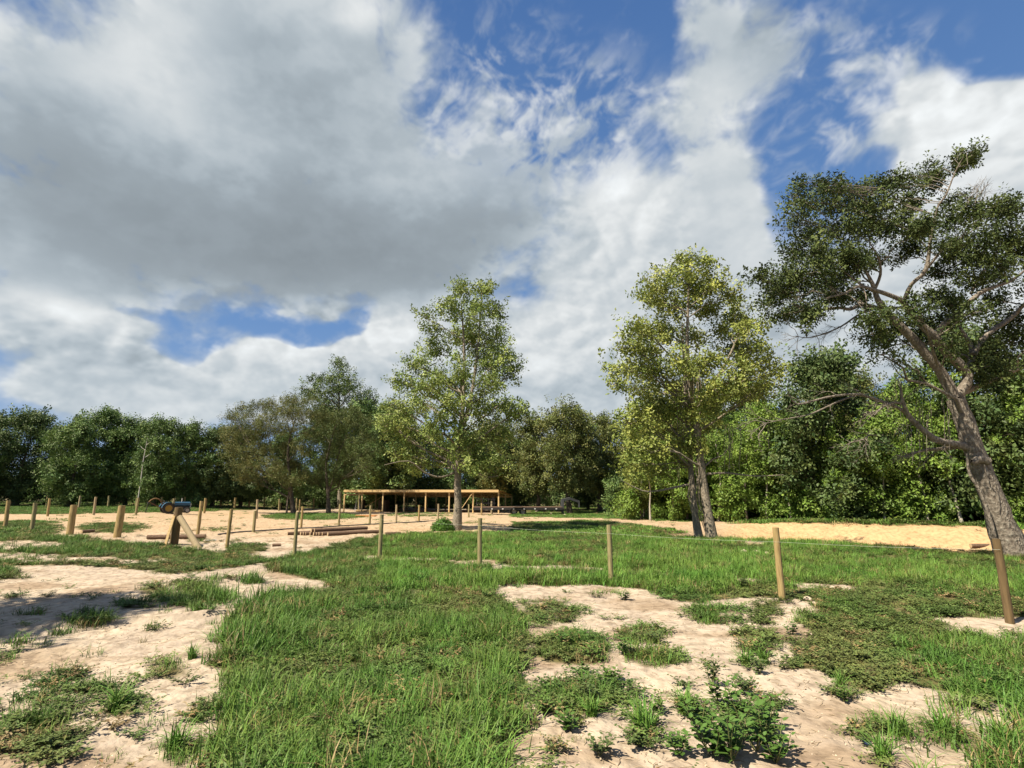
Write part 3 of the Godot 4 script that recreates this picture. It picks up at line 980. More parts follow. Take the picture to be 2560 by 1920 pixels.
	var limbs := [
		[[1340, 1640, 1270, 1500, 1190, 1400, 1060, 1250, 980, 1170, 900, 1090, 850, 1010, 820, 920, 760, 800], [0.2, 0.17, 0.16, 0.15, 0.13, 0.12, 0.09, 0.07, 0.03], -0.8],
		[[900, 1090, 760, 1050, 680, 1080, 600, 1070, 450, 1085, 330, 1060], [0.08, 0.07, 0.06, 0.05, 0.035, 0.015], -1.0],
		[[1360, 1640, 1430, 1500, 1290, 1350, 1220, 1260, 1100, 1150, 1020, 1040, 980, 1010, 840, 960, 730, 935, 640, 980, 520, 1010], [0.18, 0.16, 0.15, 0.14, 0.11, 0.09, 0.08, 0.065, 0.05, 0.035, 0.015], -1.6],
		[[1020, 1030, 1070, 920, 1160, 830, 1190, 640, 1230, 440, 1290, 350, 1350, 200, 1400, 110], [0.075, 0.07, 0.065, 0.05, 0.035, 0.028, 0.02, 0.01], -1.6],
		[[1430, 1560, 1445, 1440, 1455, 1330, 1400, 1230, 1350, 1150], [0.12, 0.11, 0.1, 0.06, 0.02], 0.4],
		[[1230, 1260, 1260, 1190, 1350, 1120, 1500, 980, 1620, 930, 1720, 890, 1850, 780], [0.1, 0.095, 0.09, 0.075, 0.06, 0.05, 0.02], -0.4],
		[[1465, 1370, 1550, 1240, 1700, 1140, 1800, 1040, 1950, 930], [0.1, 0.09, 0.08, 0.06, 0.03], 0.8],
		[[1400, 1610, 1560, 1540, 1700, 1480, 1900, 1400, 2050, 1300], [0.12, 0.09, 0.08, 0.06, 0.03], 1.2],
		[[830, 960, 870, 860, 860, 760, 800, 650], [0.06, 0.05, 0.035, 0.015], -0.9],
		[[1160, 830, 1280, 690, 1400, 620, 1480, 560], [0.05, 0.04, 0.03, 0.012], 0.6],
		[[1450, 980, 1500, 880, 1580, 780, 1640, 650], [0.05, 0.045, 0.03, 0.012], 0.6],
	]
	for l in limbs:
		stems.append(smooth_path(traced_path(l[0], 1860, 350, 0.3917, d, base, l[2]), l[1].map(func(x): return x * 0.84)))
	extra = []
	# bare low limbs in front of the wood
	var bare := [
		[[1430, 430, 1350, 410, 1250, 390, 1180, 350, 1060, 240, 1010, 130, 1000, 40], [0.13, 0.11, 0.10, 0.085, 0.07, 0.05, 0.03], -0.6],
		[[1380, 430, 1250, 440, 1150, 450, 1000, 490], [0.06, 0.055, 0.045, 0.02], 0.4],
		[[1060, 240, 990, 180, 860, 130, 720, 92, 530, 110, 340, 155, 280, 70], [0.06, 0.05, 0.045, 0.04, 0.034, 0.026, 0.012], -1.2],
		[[720, 95, 620, 130, 500, 185, 400, 225, 260, 250, 100, 285], [0.03, 0.028, 0.024, 0.02, 0.016, 0.008], -1.4],
		[[1010, 150, 950, 145, 890, 170, 830, 225], [0.035, 0.04, 0.03, 0.012], -0.9],
		[[850, 355, 800, 352, 760, 382, 700, 386], [0.012, 0.022, 0.028, 0.01], -0.4],
	]
	for l in bare:
		var sp := smooth_path(traced_path(l[0], 1860, 950, 0.3917, d, base, l[2]), l[1])
		extra.append(sp)
		r.seed = 77 + extra.size()
		for k in 7:
			var i: int = 3 + r.randi() % (sp[0].size() - 4)
			var dir: Vector3 = (sp[0][i] - sp[0][i - 1]).normalized()
			spray(sp[0][i], (dir + Vector3(r.randfn(), r.randfn() + 0.2, r.randfn()) * 0.5).normalized(), 0.45, 0.013, 2, r, extra)
	var hang := smooth_path(traced_path([1010, 1070, 850, 1075, 740, 1110, 620, 1190, 500, 1240, 400, 1262, 330, 1250], 1860, 350, 0.3917, d, base, -0.8), [0.04, 0.035, 0.03, 0.025, 0.02, 0.013, 0.006])
	extra.append(hang)
	for k in 16:
		var i: int = 7 + r.randi() % (hang[0].size() - 8)
		spray(hang[0][i], Vector3(-0.7 + r.randfn() * 0.3, r.randfn() * 0.5 - 0.15, r.randfn() * 0.4).normalized(), 0.38, 0.009, 2, r, extra)
	for k in 14:
		var p := at_depth(1860 + (1400 + r.randf() * 130) * 0.3917, 350 + (470 - r.randf() * 100) * 0.3917, d + r.randfn() * 0.5) - base
		spray(p, Vector3(0.4 + r.randfn() * 0.4, 0.8, r.randfn() * 0.4).normalized(), 0.42, 0.01, 2, r, extra)
	for k in 16:
		var p := at_depth(1860 + (300 + r.randf() * 500) * 0.3917, 350 + (850 + r.randf() * 180) * 0.3917, d - 0.8 + r.randfn() * 0.6) - base
		spray(p, Vector3(-0.9, r.randfn() * 0.4, r.randfn() * 0.4).normalized(), 0.42, 0.009, 2, r, extra)
	# a stub below the fork and vines on the trunk
	extra.append(smooth_path(traced_path([1560, 520, 1500, 505, 1465, 525, 1450, 520], 1860, 950, 0.3917, d - 0.28, base, 0.0), [0.12, 0.11, 0.09, 0.05]))
	extra.append(smooth_path(traced_path([1420, 470, 1440, 600, 1500, 700, 1560, 850, 1600, 1000, 1620, 1060], 1860, 950, 0.3917, d - 0.22, base, 0.0), [0.03, 0.04, 0.045, 0.05, 0.05, 0.05]))
	extra.append([traced_path([1535, 540, 1548, 620, 1610, 690, 1620, 760, 1610, 800], 1860, 950, 0.3917, d - 0.37, base), [0.012, 0.012, 0.012, 0.011, 0.008]])
	for k in 22:
		var u := 1000.0 + r.randf() * 320.0
		var v0 := 60.0 + r.randf() * 200.0
		extra.append([traced_path([u, v0, u + r.randf_range(-18, 18), v0 + 90, u + r.randf_range(-30, 30), v0 + 130 + r.randf() * 220], 1860, 950, 0.3917, d + r.randfn() * 0.5, base), [0.005, 0.007, 0.004]])
	lobes = [[1440, 110, 85, 55], [1370, 140, 50, 45], [1180, 220, 95, 45], [1160, 290, 55, 40], [1000, 265, 52, 50], [900, 300, 85, 48], [780, 320, 75, 55], [680, 340, 75, 55], [560, 300, 62, 36], [460, 300, 75, 45], [360, 290, 46, 36], [300, 370, 46, 50], [300, 470, 55, 46], [265, 560, 42, 46], [430, 400, 85, 55], [560, 420, 105, 75], [720, 440, 105, 75], [880, 430, 95, 75], [1020, 400, 85, 60], [430, 570, 70, 42], [560, 560, 105, 75], [700, 600, 105, 75], [860, 580, 115, 85], [1000, 560, 95, 75], [370, 650, 62, 46], [280, 720, 72, 55], [450, 720, 95, 75], [600, 740, 115, 75], [400, 850, 105, 75], [270, 860, 62, 60], [120, 870, 62, 46], [150, 960, 72, 55], [280, 960, 95, 65], [420, 960, 105, 55], [560, 880, 95, 60], [110, 1050, 46, 42], [230, 1130, 52, 42], [330, 1080, 75, 42], [430, 1140, 75, 42], [700, 780, 95, 75], [850, 760, 95, 65], [1000, 700, 95, 75], [1150, 560, 95, 75], [1300, 500, 95, 70], [1350, 400, 70, 46], [1500, 450, 95, 62], [1650, 430, 85, 65], [1750, 450, 65, 75], [1400, 600, 105, 85], [1550, 600, 105, 85], [1700, 600, 95, 85], [1300, 720, 100, 65], [1450, 760, 105, 70], [1600, 760, 105, 75], [1740, 720, 85, 75], [1250, 850, 85, 55], [1400, 900, 80, 48], [1550, 880, 95, 52], [1100, 1060, 72, 52], [1200, 1010, 72, 46], [850, 1150, 100, 48], [820, 1240, 92, 52], [900, 1290, 92, 55], [1050, 1290, 75, 46], [880, 1370, 52, 36], [1700, 1150, 82, 52], [1600, 1200, 72, 52], [1720, 1280, 85, 75], [1600, 1350, 80, 60], [1740, 1400, 92, 72], [1640, 1500, 90, 60], [1250, 1150, 80, 55], [1350, 1050, 80, 45], [1480, 1100, 80, 55], [1560, 1020, 80, 45], [1000, 1180, 80, 45], [1120, 1200, 65, 46], [1330, 1290, 55, 46], [1540, 1450, 80, 60], [600, 1000, 85, 42], [720, 1010, 75, 42], [1240, 1420, 60, 40], [1900, 520, 110, 90], [1950, 700, 120, 90], [1900, 900, 110, 80], [1980, 1080, 120, 80], [1900, 1280, 110, 80], [2080, 850, 110, 90]]
	grow(t, {"stems": stems, "lobes": traced(lobes, 1860, 350, 0.3917, d, base, 6, 0.42), "twig": oak, "leaf": M["leathery leaf"], "bark": M["oak bark"], "count": 126, "tints": [Color(0.036, 0.058, 0.020), Color(0.100, 0.128, 0.040)], "seed": 23, "clear": 3.6, "scatter": 0.22, "subs": 8, "extra": extra})

func proto(called: String, o: Dictionary) -> Node3D:
	var root := Node3D.new()
	root.name = called
	grow(root, o)
	return root

func plant(p: Node3D, called: String, at: Vector3, turn: float, size: Vector3, label: String, category: String, group: String) -> void:
	var o: Node3D = p.duplicate()
	o.name = numbered(called)
	add_child(o)
	o.position = at
	o.rotation.y = turn
	o.scale = size
	tag(o, label, category, group)

func on_ground(x: float, z: float) -> Vector3:
	return Vector3(x, height(x, z), z)

func build_woods() -> void:
	var big_leaf := twig_mesh(31, 24, 0.85, 0.20, 0.145, 0.45)
	var mid_leaf := twig_mesh(32, 22, 0.58, 0.15, 0.105, 0.4)
	var fine_leaf := twig_mesh(33, 22, 0.6, 0.13, 0.06, 0.6)
	var L: Material = M["broad leaf"]
	var green := [Color(0.062, 0.122, 0.034), Color(0.155, 0.228, 0.066)]
	var deep := [Color(0.050, 0.094, 0.032), Color(0.122, 0.172, 0.056)]
	var olive := [Color(0.082, 0.120, 0.034), Color(0.175, 0.190, 0.058)]
	var brown := [Color(0.072, 0.108, 0.030), Color(0.172, 0.172, 0.055)]
	var fresh := [Color(0.100, 0.185, 0.030), Color(0.215, 0.315, 0.060)]
	var broad := []
	for k in 3:
		broad.append(proto("broad_tree", {"stems": [stem(8.4, 0.22, Vector2(0.3, 0.1), 50 + k)], "lobes": egg(1.0, 9.6 + k * 0.5, 3.7 - 0.3 * k, 19, 60 + k, 0.45), "twig": big_leaf, "leaf": L, "bark": M["dark bark"], "count": 60, "tints": [green, deep, green][k], "seed": 70 + k, "clear": 0.8, "subs": 6, "scatter": 0.34}))
	var olives := []
	for k in 2:
		olives.append(proto("olive_tree", {"stems": [stem(9.4, 0.26, Vector2(-0.4, 0.2), 80 + k)], "lobes": egg(2.6, 11.0, 3.6, 26, 90 + k, 0.55), "twig": big_leaf, "leaf": L, "bark": M["dark bark"], "count": 40, "tints": olive, "seed": 95 + k, "clear": 1.8, "subs": 6, "scatter": 0.36}))
	var tall: Node3D = proto("tall_tree", {"stems": [stem(12.4, 0.24, Vector2(0.2, 0.0), 101)], "lobes": egg(1.6, 14.2, 3.2, 38, 102, 0.3), "twig": big_leaf, "leaf": L, "bark": M["pale bark"], "count": 42, "tints": [Color(0.045, 0.078, 0.022), Color(0.105, 0.15, 0.042)], "seed": 103, "clear": 1.6, "subs": 6, "scatter": 0.34})
	var saplings := []
	for k in 4:
		saplings.append(proto("sapling", {"stems": [stem(4.6 + k * 0.4, 0.055 + 0.008 * k, Vector2(0.3 - 0.2 * k, 0.2), 140 + k)], "lobes": egg(0.9, 5.2 + k * 0.5, 1.7, 12, 150 + k, 0.55), "twig": mid_leaf, "leaf": L, "bark": M["pale bark"], "count": 52, "tints": fresh if k != 2 else [Color(0.105, 0.145, 0.030), Color(0.210, 0.240, 0.055)], "seed": 160 + k, "clear": 0.7, "subs": 5, "scatter": 0.4}))
	var poles := []
	for k in 3:
		poles.append(proto("pole_tree", {"stems": [stem(6.4 + k * 0.5, 0.075, Vector2(0.7 - 0.6 * k, 0.3), 240 + k)], "lobes": egg(2.7, 7.2 + k * 0.5, 1.6, 10, 250 + k, 0.6), "twig": mid_leaf, "leaf": L, "bark": M["grey stem"], "count": 44, "tints": fresh, "seed": 260 + k, "clear": 2.0, "subs": 5, "scatter": 0.4}))
	var low := []
	for k in 2:
		low.append(proto("low_bush", {"stems": [stem(1.0, 0.03, Vector2(0.2, 0.1), 270 + k)], "lobes": egg(0.2, 1.5, 0.9, 8, 280 + k, 0.4), "twig": mid_leaf, "leaf": L, "bark": M["dark bark"], "count": 44, "tints": fresh, "seed": 290 + k, "clear": 0.1, "subs": 5, "scatter": 0.4}))
	var shrubs := []
	for k in 2:
		shrubs.append(proto("shrub", {"stems": [stem(2.6, 0.06, Vector2(0.2, 0.1), 170 + k)], "lobes": egg(0.3, 3.8, 2.0, 14, 180 + k, 0.4), "twig": big_leaf, "leaf": L, "bark": M["dark bark"], "count": 34, "tints": deep if k else green, "seed": 190 + k, "clear": 0.2, "subs": 5, "scatter": 0.4}))
	rng.seed = 909
	var row := [[-60, 66, 1.1, 1], [40, 66, 1.12, 1], [112, 72, 1.0, 1], [172, 62, 0.98, 0], [240, 65, 1.06, 2], [312, 66, 1.03, 0], [385, 62, 0.92, 2], [455, 64, 0.95, 0], [530, 66, 0.93, 1], [-150, 60, 1.1, 0], [600, 68, 0.95, 1]]
	var row_words := ["dark tree with an open ragged crown at the end of the row", "tall ragged dark tree next to the broad round one", "dark tree filling the gap beside the ragged tree", "broad round green tree behind the notched fence post", "large green tree behind the thick gate posts", "green tree beside the thin pale dead trunk", "green tree directly behind the blue tractor", "round green tree between the tractor and the brown-leaved tree", "dark tree partly hidden by the brown-leaved tree", "outermost dark tree of the row behind the far posts", "dark tree standing behind the brown-leaved tree"]
	for e in row:
		var p := at_depth(e[0], 1260, e[1])
		plant(broad[e[3]], "broadleaf_tree", on_ground(p.x, p.z), rng.randf() * TAU, Vector3.ONE * e[2], row_words[row.find(e)], "tree", "trees behind the tractor")
	for e in [[905, 74, 1.45, 0], [800, 78, 1.35, 2], [960, 70, 1.25, 2], [700, 70, 0.95, 0], [985, 72, 1.0, 1], [1075, 80, 1.05, 2], [1160, 78, 1.1, 0], [1240, 80, 1.1, 1], [1300, 74, 0.92, 0], [1470, 70, 0.8, 1], [1580, 66, 0.9, 2], [1660, 70, 1.0, 0], [1740, 66, 1.0, 1]]:
		var p := at_depth(e[0], 1270, e[1])
		plant(broad[e[3]], "broadleaf_tree", on_ground(p.x, p.z), rng.randf() * TAU, Vector3.ONE * e[2], "dark green tree in the wood behind the timber shed", "tree", "trees behind the shed")
	for e in [[1345, 66, 1.0, 0], [1425, 60, 1.05, 1], [1500, 64, 0.98, 0], [1230, 70, 1.0, 1]]:
		var p := at_depth(e[0], 1270, e[1])
		plant(olives[e[3]], "olive_tree", on_ground(p.x, p.z), rng.randf() * TAU, Vector3.ONE * e[2], {1345: "brownish olive tree behind the near end of the dark trailer", 1425: "brownish olive tree with a wide crown behind the trailer gooseneck", 1500: "brownish olive tree between the trailer and the twin-trunk tree", 1230: "brownish olive tree behind the right end of the shed roof"}[e[0]], "tree", "olive trees behind the trailer")
	var at := at_depth(850, 1275, 75)
	at = on_ground(at.x, at.z)
	var t := thing("tall_tree", at, "tallest green tree rising behind the brown-leaved tree", "tree")
	var lobes := [[1310, 120, 85, 55], [1290, 210, 105, 75], [1420, 260, 85, 60], [1220, 270, 80, 60], [1040, 275, 42, 46], [1130, 260, 30, 40], [960, 340, 70, 46], [1110, 350, 105, 65], [1270, 350, 115, 75], [1420, 370, 105, 75], [1540, 390, 85, 65], [1040, 440, 115, 75], [1200, 460, 115, 80], [1370, 470, 115, 80], [1530, 480, 105, 75], [1640, 440, 60, 60], [1100, 570, 115, 80], [1280, 590, 115, 80], [1450, 590, 115, 80], [1590, 580, 95, 75], [1180, 700, 115, 80], [1350, 720, 115, 80], [1520, 720, 115, 80], [1650, 700, 90, 80], [1260, 840, 115, 80], [1430, 850, 115, 80], [1580, 850, 110, 80], [1330, 980, 115, 80], [1500, 990, 115, 80], [1640, 980, 100, 80], [1400, 1110, 110, 80], [1560, 1120, 110, 80]]
	var up := smooth_path(traced_path([1320, 1500, 1320, 1100, 1310, 700, 1310, 200], 500, 880, 0.2653, 75.0, at), [0.4, 0.3, 0.2, 0.05])
	grow(t, {"stems": [up], "lobes": traced(lobes, 500, 880, 0.2653, 75.0, at, 41, 0.6), "twig": big_leaf, "leaf": L, "bark": M["pale bark"], "count": 30, "tints": [Color(0.060, 0.105, 0.030), Color(0.150, 0.205, 0.060)], "seed": 42, "clear": 2.0, "subs": 6, "scatter": 0.34})
	at = at_depth(985, 1275, 76)
	plant(tall, "tall_tree", on_ground(at.x, at.z), 2.2, Vector3(1.3, 0.95, 1.3), "green tree rising behind the timber shed roof", "tree", "")
	at = ground_at(733, 1284)
	var dist := -at.z
	t = thing("brown_leaved_tree", at, "wide brown-leaved tree with a forked dark trunk in the paddock", "tree")
	lobes = [[300, 620, 75, 55], [400, 560, 85, 55], [560, 520, 105, 55], [650, 490, 70, 40], [500, 650, 115, 75], [680, 600, 105, 75], [350, 720, 105, 75], [850, 450, 95, 55], [980, 480, 105, 65], [900, 580, 115, 75], [1050, 600, 100, 75], [260, 800, 65, 65], [420, 820, 105, 75], [580, 780, 105, 75], [740, 740, 105, 75], [880, 720, 105, 75], [1030, 740, 105, 75], [300, 930, 85, 75], [450, 960, 105, 75], [620, 930, 105, 75], [800, 900, 105, 75], [980, 900, 105, 75], [340, 1070, 85, 75], [470, 1090, 80, 70], [400, 1190, 70, 60], [650, 1060, 90, 55], [900, 1060, 105, 60], [720, 1150, 75, 50], [1000, 1170, 90, 55], [860, 1210, 75, 45], [790, 560, 80, 70], [600, 680, 90, 70]]
	grow(t, {"stems": [smooth_path(traced_path([882, 1520, 862, 1350, 845, 1200, 828, 950, 870, 720, 930, 560], 500, 880, 0.2653, dist, at), [0.30, 0.19, 0.16, 0.12, 0.07, 0.03]), smooth_path(traced_path([862, 1320, 790, 1150, 650, 1090, 520, 960, 430, 780], 500, 880, 0.2653, dist, at, -1.0), [0.14, 0.11, 0.09, 0.06, 0.02]), smooth_path(traced_path([815, 1520, 826, 1400, 832, 1250, 700, 1000, 620, 700], 500, 880, 0.2653, dist, at, 1.2), [0.11, 0.09, 0.08, 0.06, 0.02])], "lobes": traced(lobes, 500, 880, 0.2653, dist, at, 43, 0.7), "twig": fine_leaf, "leaf": L, "bark": M["dark bark"], "count": 115, "tints": brown, "seed": 44, "clear": 1.5, "subs": 7, "scatter": 0.36})
	at = ground_at(821, 1284)
	dist = -at.z
	t = thing("brown_leaved_tree", at, "olive-green tree with a leaning pale limb beside the timber shed", "tree")
	lobes = [[1200, 640, 95, 65], [1340, 590, 105, 70], [1480, 580, 100, 70], [1290, 740, 105, 75], [1440, 700, 105, 75], [1570, 660, 90, 70], [1170, 800, 100, 75], [1320, 880, 105, 75], [1460, 830, 105, 75], [1590, 800, 95, 75], [1220, 960, 105, 75], [1380, 1010, 105, 75], [1530, 960, 100, 75], [1640, 920, 80, 70], [1130, 1080, 100, 65], [1260, 1110, 100, 65], [1430, 1130, 100, 65], [1570, 1080, 95, 70], [1180, 1200, 85, 50], [1340, 1200, 80, 50], [1080, 1220, 70, 50]]
	grow(t, {"stems": [smooth_path(traced_path([1212, 1520, 1208, 1380, 1200, 1250, 1190, 1050, 1240, 820, 1300, 640], 500, 880, 0.2653, dist, at), [0.28, 0.19, 0.15, 0.11, 0.07, 0.03]), smooth_path(traced_path([1205, 1330, 1255, 1200, 1290, 1020, 1340, 880, 1400, 760], 500, 880, 0.2653, dist, at, -1.0), [0.12, 0.09, 0.08, 0.06, 0.02])], "lobes": traced(lobes, 500, 880, 0.2653, dist, at, 45, 0.7), "twig": fine_leaf, "leaf": L, "bark": M["dark bark"], "count": 85, "tints": [Color(0.060, 0.092, 0.024), Color(0.130, 0.155, 0.044)], "seed": 46, "clear": 1.5, "subs": 7, "scatter": 0.36})
	at = at_depth(2095, 1290, 31)
	plant(broad[1], "dark_oak", on_ground(at.x, at.z), 0.7, Vector3(0.95, 0.97, 0.95), "dark crown of an oak rising above the saplings beside the leaning oak", "tree", "")
	at = at_depth(2480, 1290, 27)
	plant(broad[1], "dark_oak", on_ground(at.x, at.z), 2.7, Vector3(0.95, 1.0, 0.95), "dark tree crown seen behind the trunk of the leaning oak", "tree", "")
	# understorey that closes the view under the crowns
	for k in 62:
		var u := -260.0 + k * 48.0 + rng.randf_range(-14, 14)
		var dd := rng.randf_range(74, 86)
		if u > 1650.0: dd = rng.randf_range(52, 60)
		var p := at_depth(u, 1260, dd)
		plant(shrubs[k % 2], "shrub", on_ground(p.x, p.z), rng.randf() * TAU, Vector3.ONE * rng.randf_range(0.9, 1.3), "dark bushy shrub under the trees at the edge of the wood", "shrub", "shrubs at the edge of the wood")
	# the young wood beyond the basin
	for k in 64:
		var along := -9.0 + k * 0.78 + rng.randf_range(-0.3, 0.3)
		var across := 13.6 + rng.randf() * 4.6 + (1.0 if k % 3 == 0 else 0.0)
		var q := PIT_A + PIT_D * along + PIT_N * across
		plant(saplings[rng.randi() % 4], "sapling", on_ground(q.x, q.y), rng.randf() * TAU, Vector3(1, rng.randf_range(0.8, 1.1), 1) * rng.randf_range(0.75, 1.1), "bright green sapling with a thin pale stem beyond the sand basin", "tree", "saplings beyond the basin")
	for k in 20:
		var along := -6.0 + k * 2.0 + rng.randf_range(-0.9, 0.9)
		var q := PIT_A + PIT_D * along + PIT_N * (13.1 + rng.randf() * 0.9)
		plant(poles[k % 3], "young_tree", on_ground(q.x, q.y), rng.randf() * TAU, Vector3.ONE * rng.randf_range(0.75, 1.0), "slender young tree with a bare grey stem at the edge of the basin", "tree", "slender trees along the basin")
	for k in 26:
		var along := -8.0 + k * 1.75 + rng.randf_range(-0.6, 0.6)
		var q := PIT_A + PIT_D * along + PIT_N * (13.3 + rng.randf() * 1.2)
		plant(low[k % 2], "low_bush", on_ground(q.x, q.y), rng.randf() * TAU, Vector3.ONE * rng.randf_range(0.6, 1.2), "low bright green bush at the foot of the saplings", "bush", "low bushes under the saplings")
	for k in 17:
		var along := -8.0 + k * 3.1 + rng.randf_range(-0.8, 0.8)
		var across := 20.5 + rng.randf() * 5.0
		var q := PIT_A + PIT_D * along + PIT_N * across
		plant(broad[k % 3] if k % 4 else olives[0], "wood_tree", on_ground(q.x, q.y), rng.randf() * TAU, Vector3.ONE * rng.randf_range(0.82, 1.02), "tall dark tree standing behind the saplings", "tree", "tall trees behind the saplings")
	for k in 40:
		var along := -12.0 + k * 1.35
		var q := PIT_A + PIT_D * along + PIT_N * (18.5 + rng.randf() * 5.0)
		plant(shrubs[k % 2], "shrub", on_ground(q.x, q.y), rng.randf() * TAU, Vector3.ONE * rng.randf_range(0.7, 1.0), "dark shrub growing among the saplings", "shrub", "shrubs among the saplings")
	# outside the frame: the trees whose shade falls on the sand
	plant(broad[0], "broadleaf_tree", on_ground(-10.9, -5.4), 1.0, Vector3(0.62, 0.85, 0.62), "dense green tree whose shade falls on the bare sand", "tree", "")
	for p in broad + olives + poles + low + saplings + shrubs + [tall]:
		p.free()

# ------------------------------------------------------------------ timber
func post(tu: float, tv: float, bu: float, bv: float, wide: float, label: String, group: String, m := "") -> Node3D:
	var base := ground_at(bu, bv)
	var d := -base.z
	var top := at_depth(tu, tv, d) - base
	var r := wide * 0.5 * d / F
	var st := new_st()
	var pts := []
	var rad := []
	for i in 7:
		var t := i / 6.0
		pts.append(Vector3(top.x * t, lerpf(-0.25, top.y, t), 0) + Vector3(rng.randf_range(-1, 1), 0, rng.randf_range(-1, 1)) * r * 0.06)
		rad.append(r * lerpf(1.06, 0.96, t))
	pts.append(pts[6] + Vector3(0, r * 0.12, 0))
	rad.append(r * 0.84)
	tube(st, pts, rad, 14, 0.10, true, rng.randf() * 100.0)
	return solo("fence_post", st.commit(), M[m if m else ["treated post", "weathered post", "yellow post"][rng.randi() % 3]], base, label, "fence post", group)

func build_fences() -> void:
	rng.seed = 31
	var near := "front row of fence posts"
	post(2491, 1348, 2526, 1561, 17.5, "brown fence post in front of the leaning oak", near, "shaded brown post")
	post(2019 * 0.3164 + 1300, 1000 + 1010 * 0.3164, 1300 + 2072 * 0.3164, 1000 + 1582 * 0.3164, 15.5, "yellow fence post in front of the pale sand bank", near, "yellow post")
	post(1522, 1313, 1529, 1462, 12.0, "greenish fence post in the grass left of the twin-trunk tree", near, "treated post")
	post(1200, 1296, 1199, 1417, 10.6, "fence post in the grass beside the round green bush", near, "treated post")
	post(640 + 994 * 0.3164, 1100 + 590 * 0.3164, 640 + 975 * 0.3164, 1100 + 960 * 0.3164, 9.8, "fence post at the edge of the grass beside a lying log", near, "treated post")
	post(640 + 329 * 0.3164, 1100 + 570 * 0.3164, 640 + 300 * 0.3164, 1100 + 922 * 0.3164, 8.2, "fence post in front of the pile of logs", near, "treated post")
	post(2001 * 0.2893, 1000 + 945 * 0.2893, 1958 * 0.2893, 1000 + 1282 * 0.2893, 8.2, "fence post between the braced post and the log pile", near, "yellow post")
	post(1743 * 0.2893, 1000 + 875 * 0.2893, 1705 * 0.2893, 1000 + 1182 * 0.2893, 7.8, "tall fence post just behind the braced post", near, "yellow post")
	post(1055 * 0.2893, 1000 + 915 * 0.2893, 1008 * 0.2893, 1000 + 1190 * 0.2893, 15.5, "thick round post standing in sand beside the braced post", "thick gate posts", "yellow post")
	post(641 * 0.2893, 1000 + 910 * 0.2893, 604 * 0.2893, 1000 + 1165 * 0.2893, 14.5, "thick round post beside a short log end on the sand", "thick gate posts", "yellow post")
	post(306 * 0.2893, 1000 + 890 * 0.2893, 275 * 0.2893, 1000 + 1125 * 0.2893, 8.5, "notched fence post in the grass next to the thick gate post", near, "treated post")
	post(76 * 0.2893, 1000 + 870 * 0.2893, 44 * 0.2893, 1000 + 1100 * 0.2893, 8.5, "fence post in the grass farthest from the thick gate posts", near, "yellow post")
	# rows across the far paddock, tops and feet read from the left third of the photograph
	var far := [[105, 820, 95, 912], [415, 820, 402, 922], [430, 850, 410, 1006], [696, 828, 680, 932], [829, 838, 808, 996], [943, 828, 935, 926], [1186, 826, 1175, 922], [1196, 845, 1172, 992], [1400, 838, 1397, 925], [1504, 852, 1487, 986], [1598, 838, 1592, 925], [1776, 850, 1765, 979], [1789, 848, 1780, 924], [1911, 846, 1905, 922], [2021, 855, 2014, 928], [2034, 845, 2025, 942], [2156, 848, 2150, 932], [2, 822, -6, 900], [-60, 838, -90, 985], [-200, 822, -215, 905], [-330, 822, -345, 905]]
	for e in far:
		post(e[0] * 0.2893, 1000 + e[1] * 0.2893, e[2] * 0.2893, 1000 + e[3] * 0.2893, 4.6 if e[3] < 960 else 5.2, "thin pale fence post in the paddock rows around the tractor", "posts around the tractor")
	var mid := [[2206 * 0.2893, 1000 + 958 * 0.2893, 2190 * 0.2893, 1000 + 1142 * 0.2893, 7.0]]
	for e in [[12, 470, 5, 622, 5.0], [70, 462, 62, 542, 3.6], [185, 465, 180, 562, 3.6], [194, 465, 190, 552, 3.6], [322, 460, 318, 562, 3.8], [349, 470, 342, 568, 4.0], [457, 462, 452, 550, 3.6], [369, 525, 355, 697, 5.4], [664, 505, 652, 684, 5.2], [906, 518, 897, 667, 5.0], [1111, 512, 1107, 657, 4.8], [1290, 515, 1286, 642, 4.6], [1442, 505, 1438, 634, 4.4], [1568, 505, 1566, 620, 4.2], [1682, 508, 1680, 612, 4.0], [1783, 500, 1782, 594, 4.0], [1863, 485, 1862, 584, 5.0]]:
		mid.append([640 + e[0] * 0.3164, 1100 + e[1] * 0.3164, 640 + e[2] * 0.3164, 1100 + e[3] * 0.3164, e[4]])
	for e in mid:
		post(e[0], e[1], e[2], e[3], e[4], "thin fence post in the row between the log pile and the shed", "posts in front of the shed")
	# the braced post
	var base := ground_at(1500 * 0.2893, 1000 + 1252 * 0.2893)
	var d := -base.z
	var t := thing("braced_post", base, "short thick post propped by a pale plank and a round log", "fence post")
	var st := new_st()
	var top := at_depth(1547 * 0.2893, 1000 + 930 * 0.2893, d) - base
	tube(st, [Vector3(0, -0.25, 0), top * 0.35, top * 0.7, top, top + Vector3(0, 0.012, 0)], [0.132, 0.128, 0.125, 0.122, 0.105], 16, 0.08, true, 3.0)
	part("post", st.commit(), M["shaded brown post"], t)
	st = new_st()
	beam(st, at_depth(1428 * 0.2893, 1000 + 1258 * 0.2893, d - 0.25) - base, at_depth(1506 * 0.2893, 1000 + 1000 * 0.2893, d - 0.12) - base, 0.09, 0.04, Vector3.BACK)
	part("plank_brace", st.commit(), M["new timber"], t)
	st = new_st()
	var lo := at_depth(1712 * 0.2893, 1000 + 1275 * 0.2893, d - 0.5) - base
	var hi := at_depth(1552 * 0.2893, 1000 + 1010 * 0.2893, d - 0.16) - base
	tube(st, [lo - (hi - lo) * 0.06, lo.lerp(hi, 0.5), hi], [0.10, 0.096, 0.092], 14, 0.08, true, 8.0)
	part("log_brace", st.commit(), M["weathered post"], t)
	# the string
	var line := []
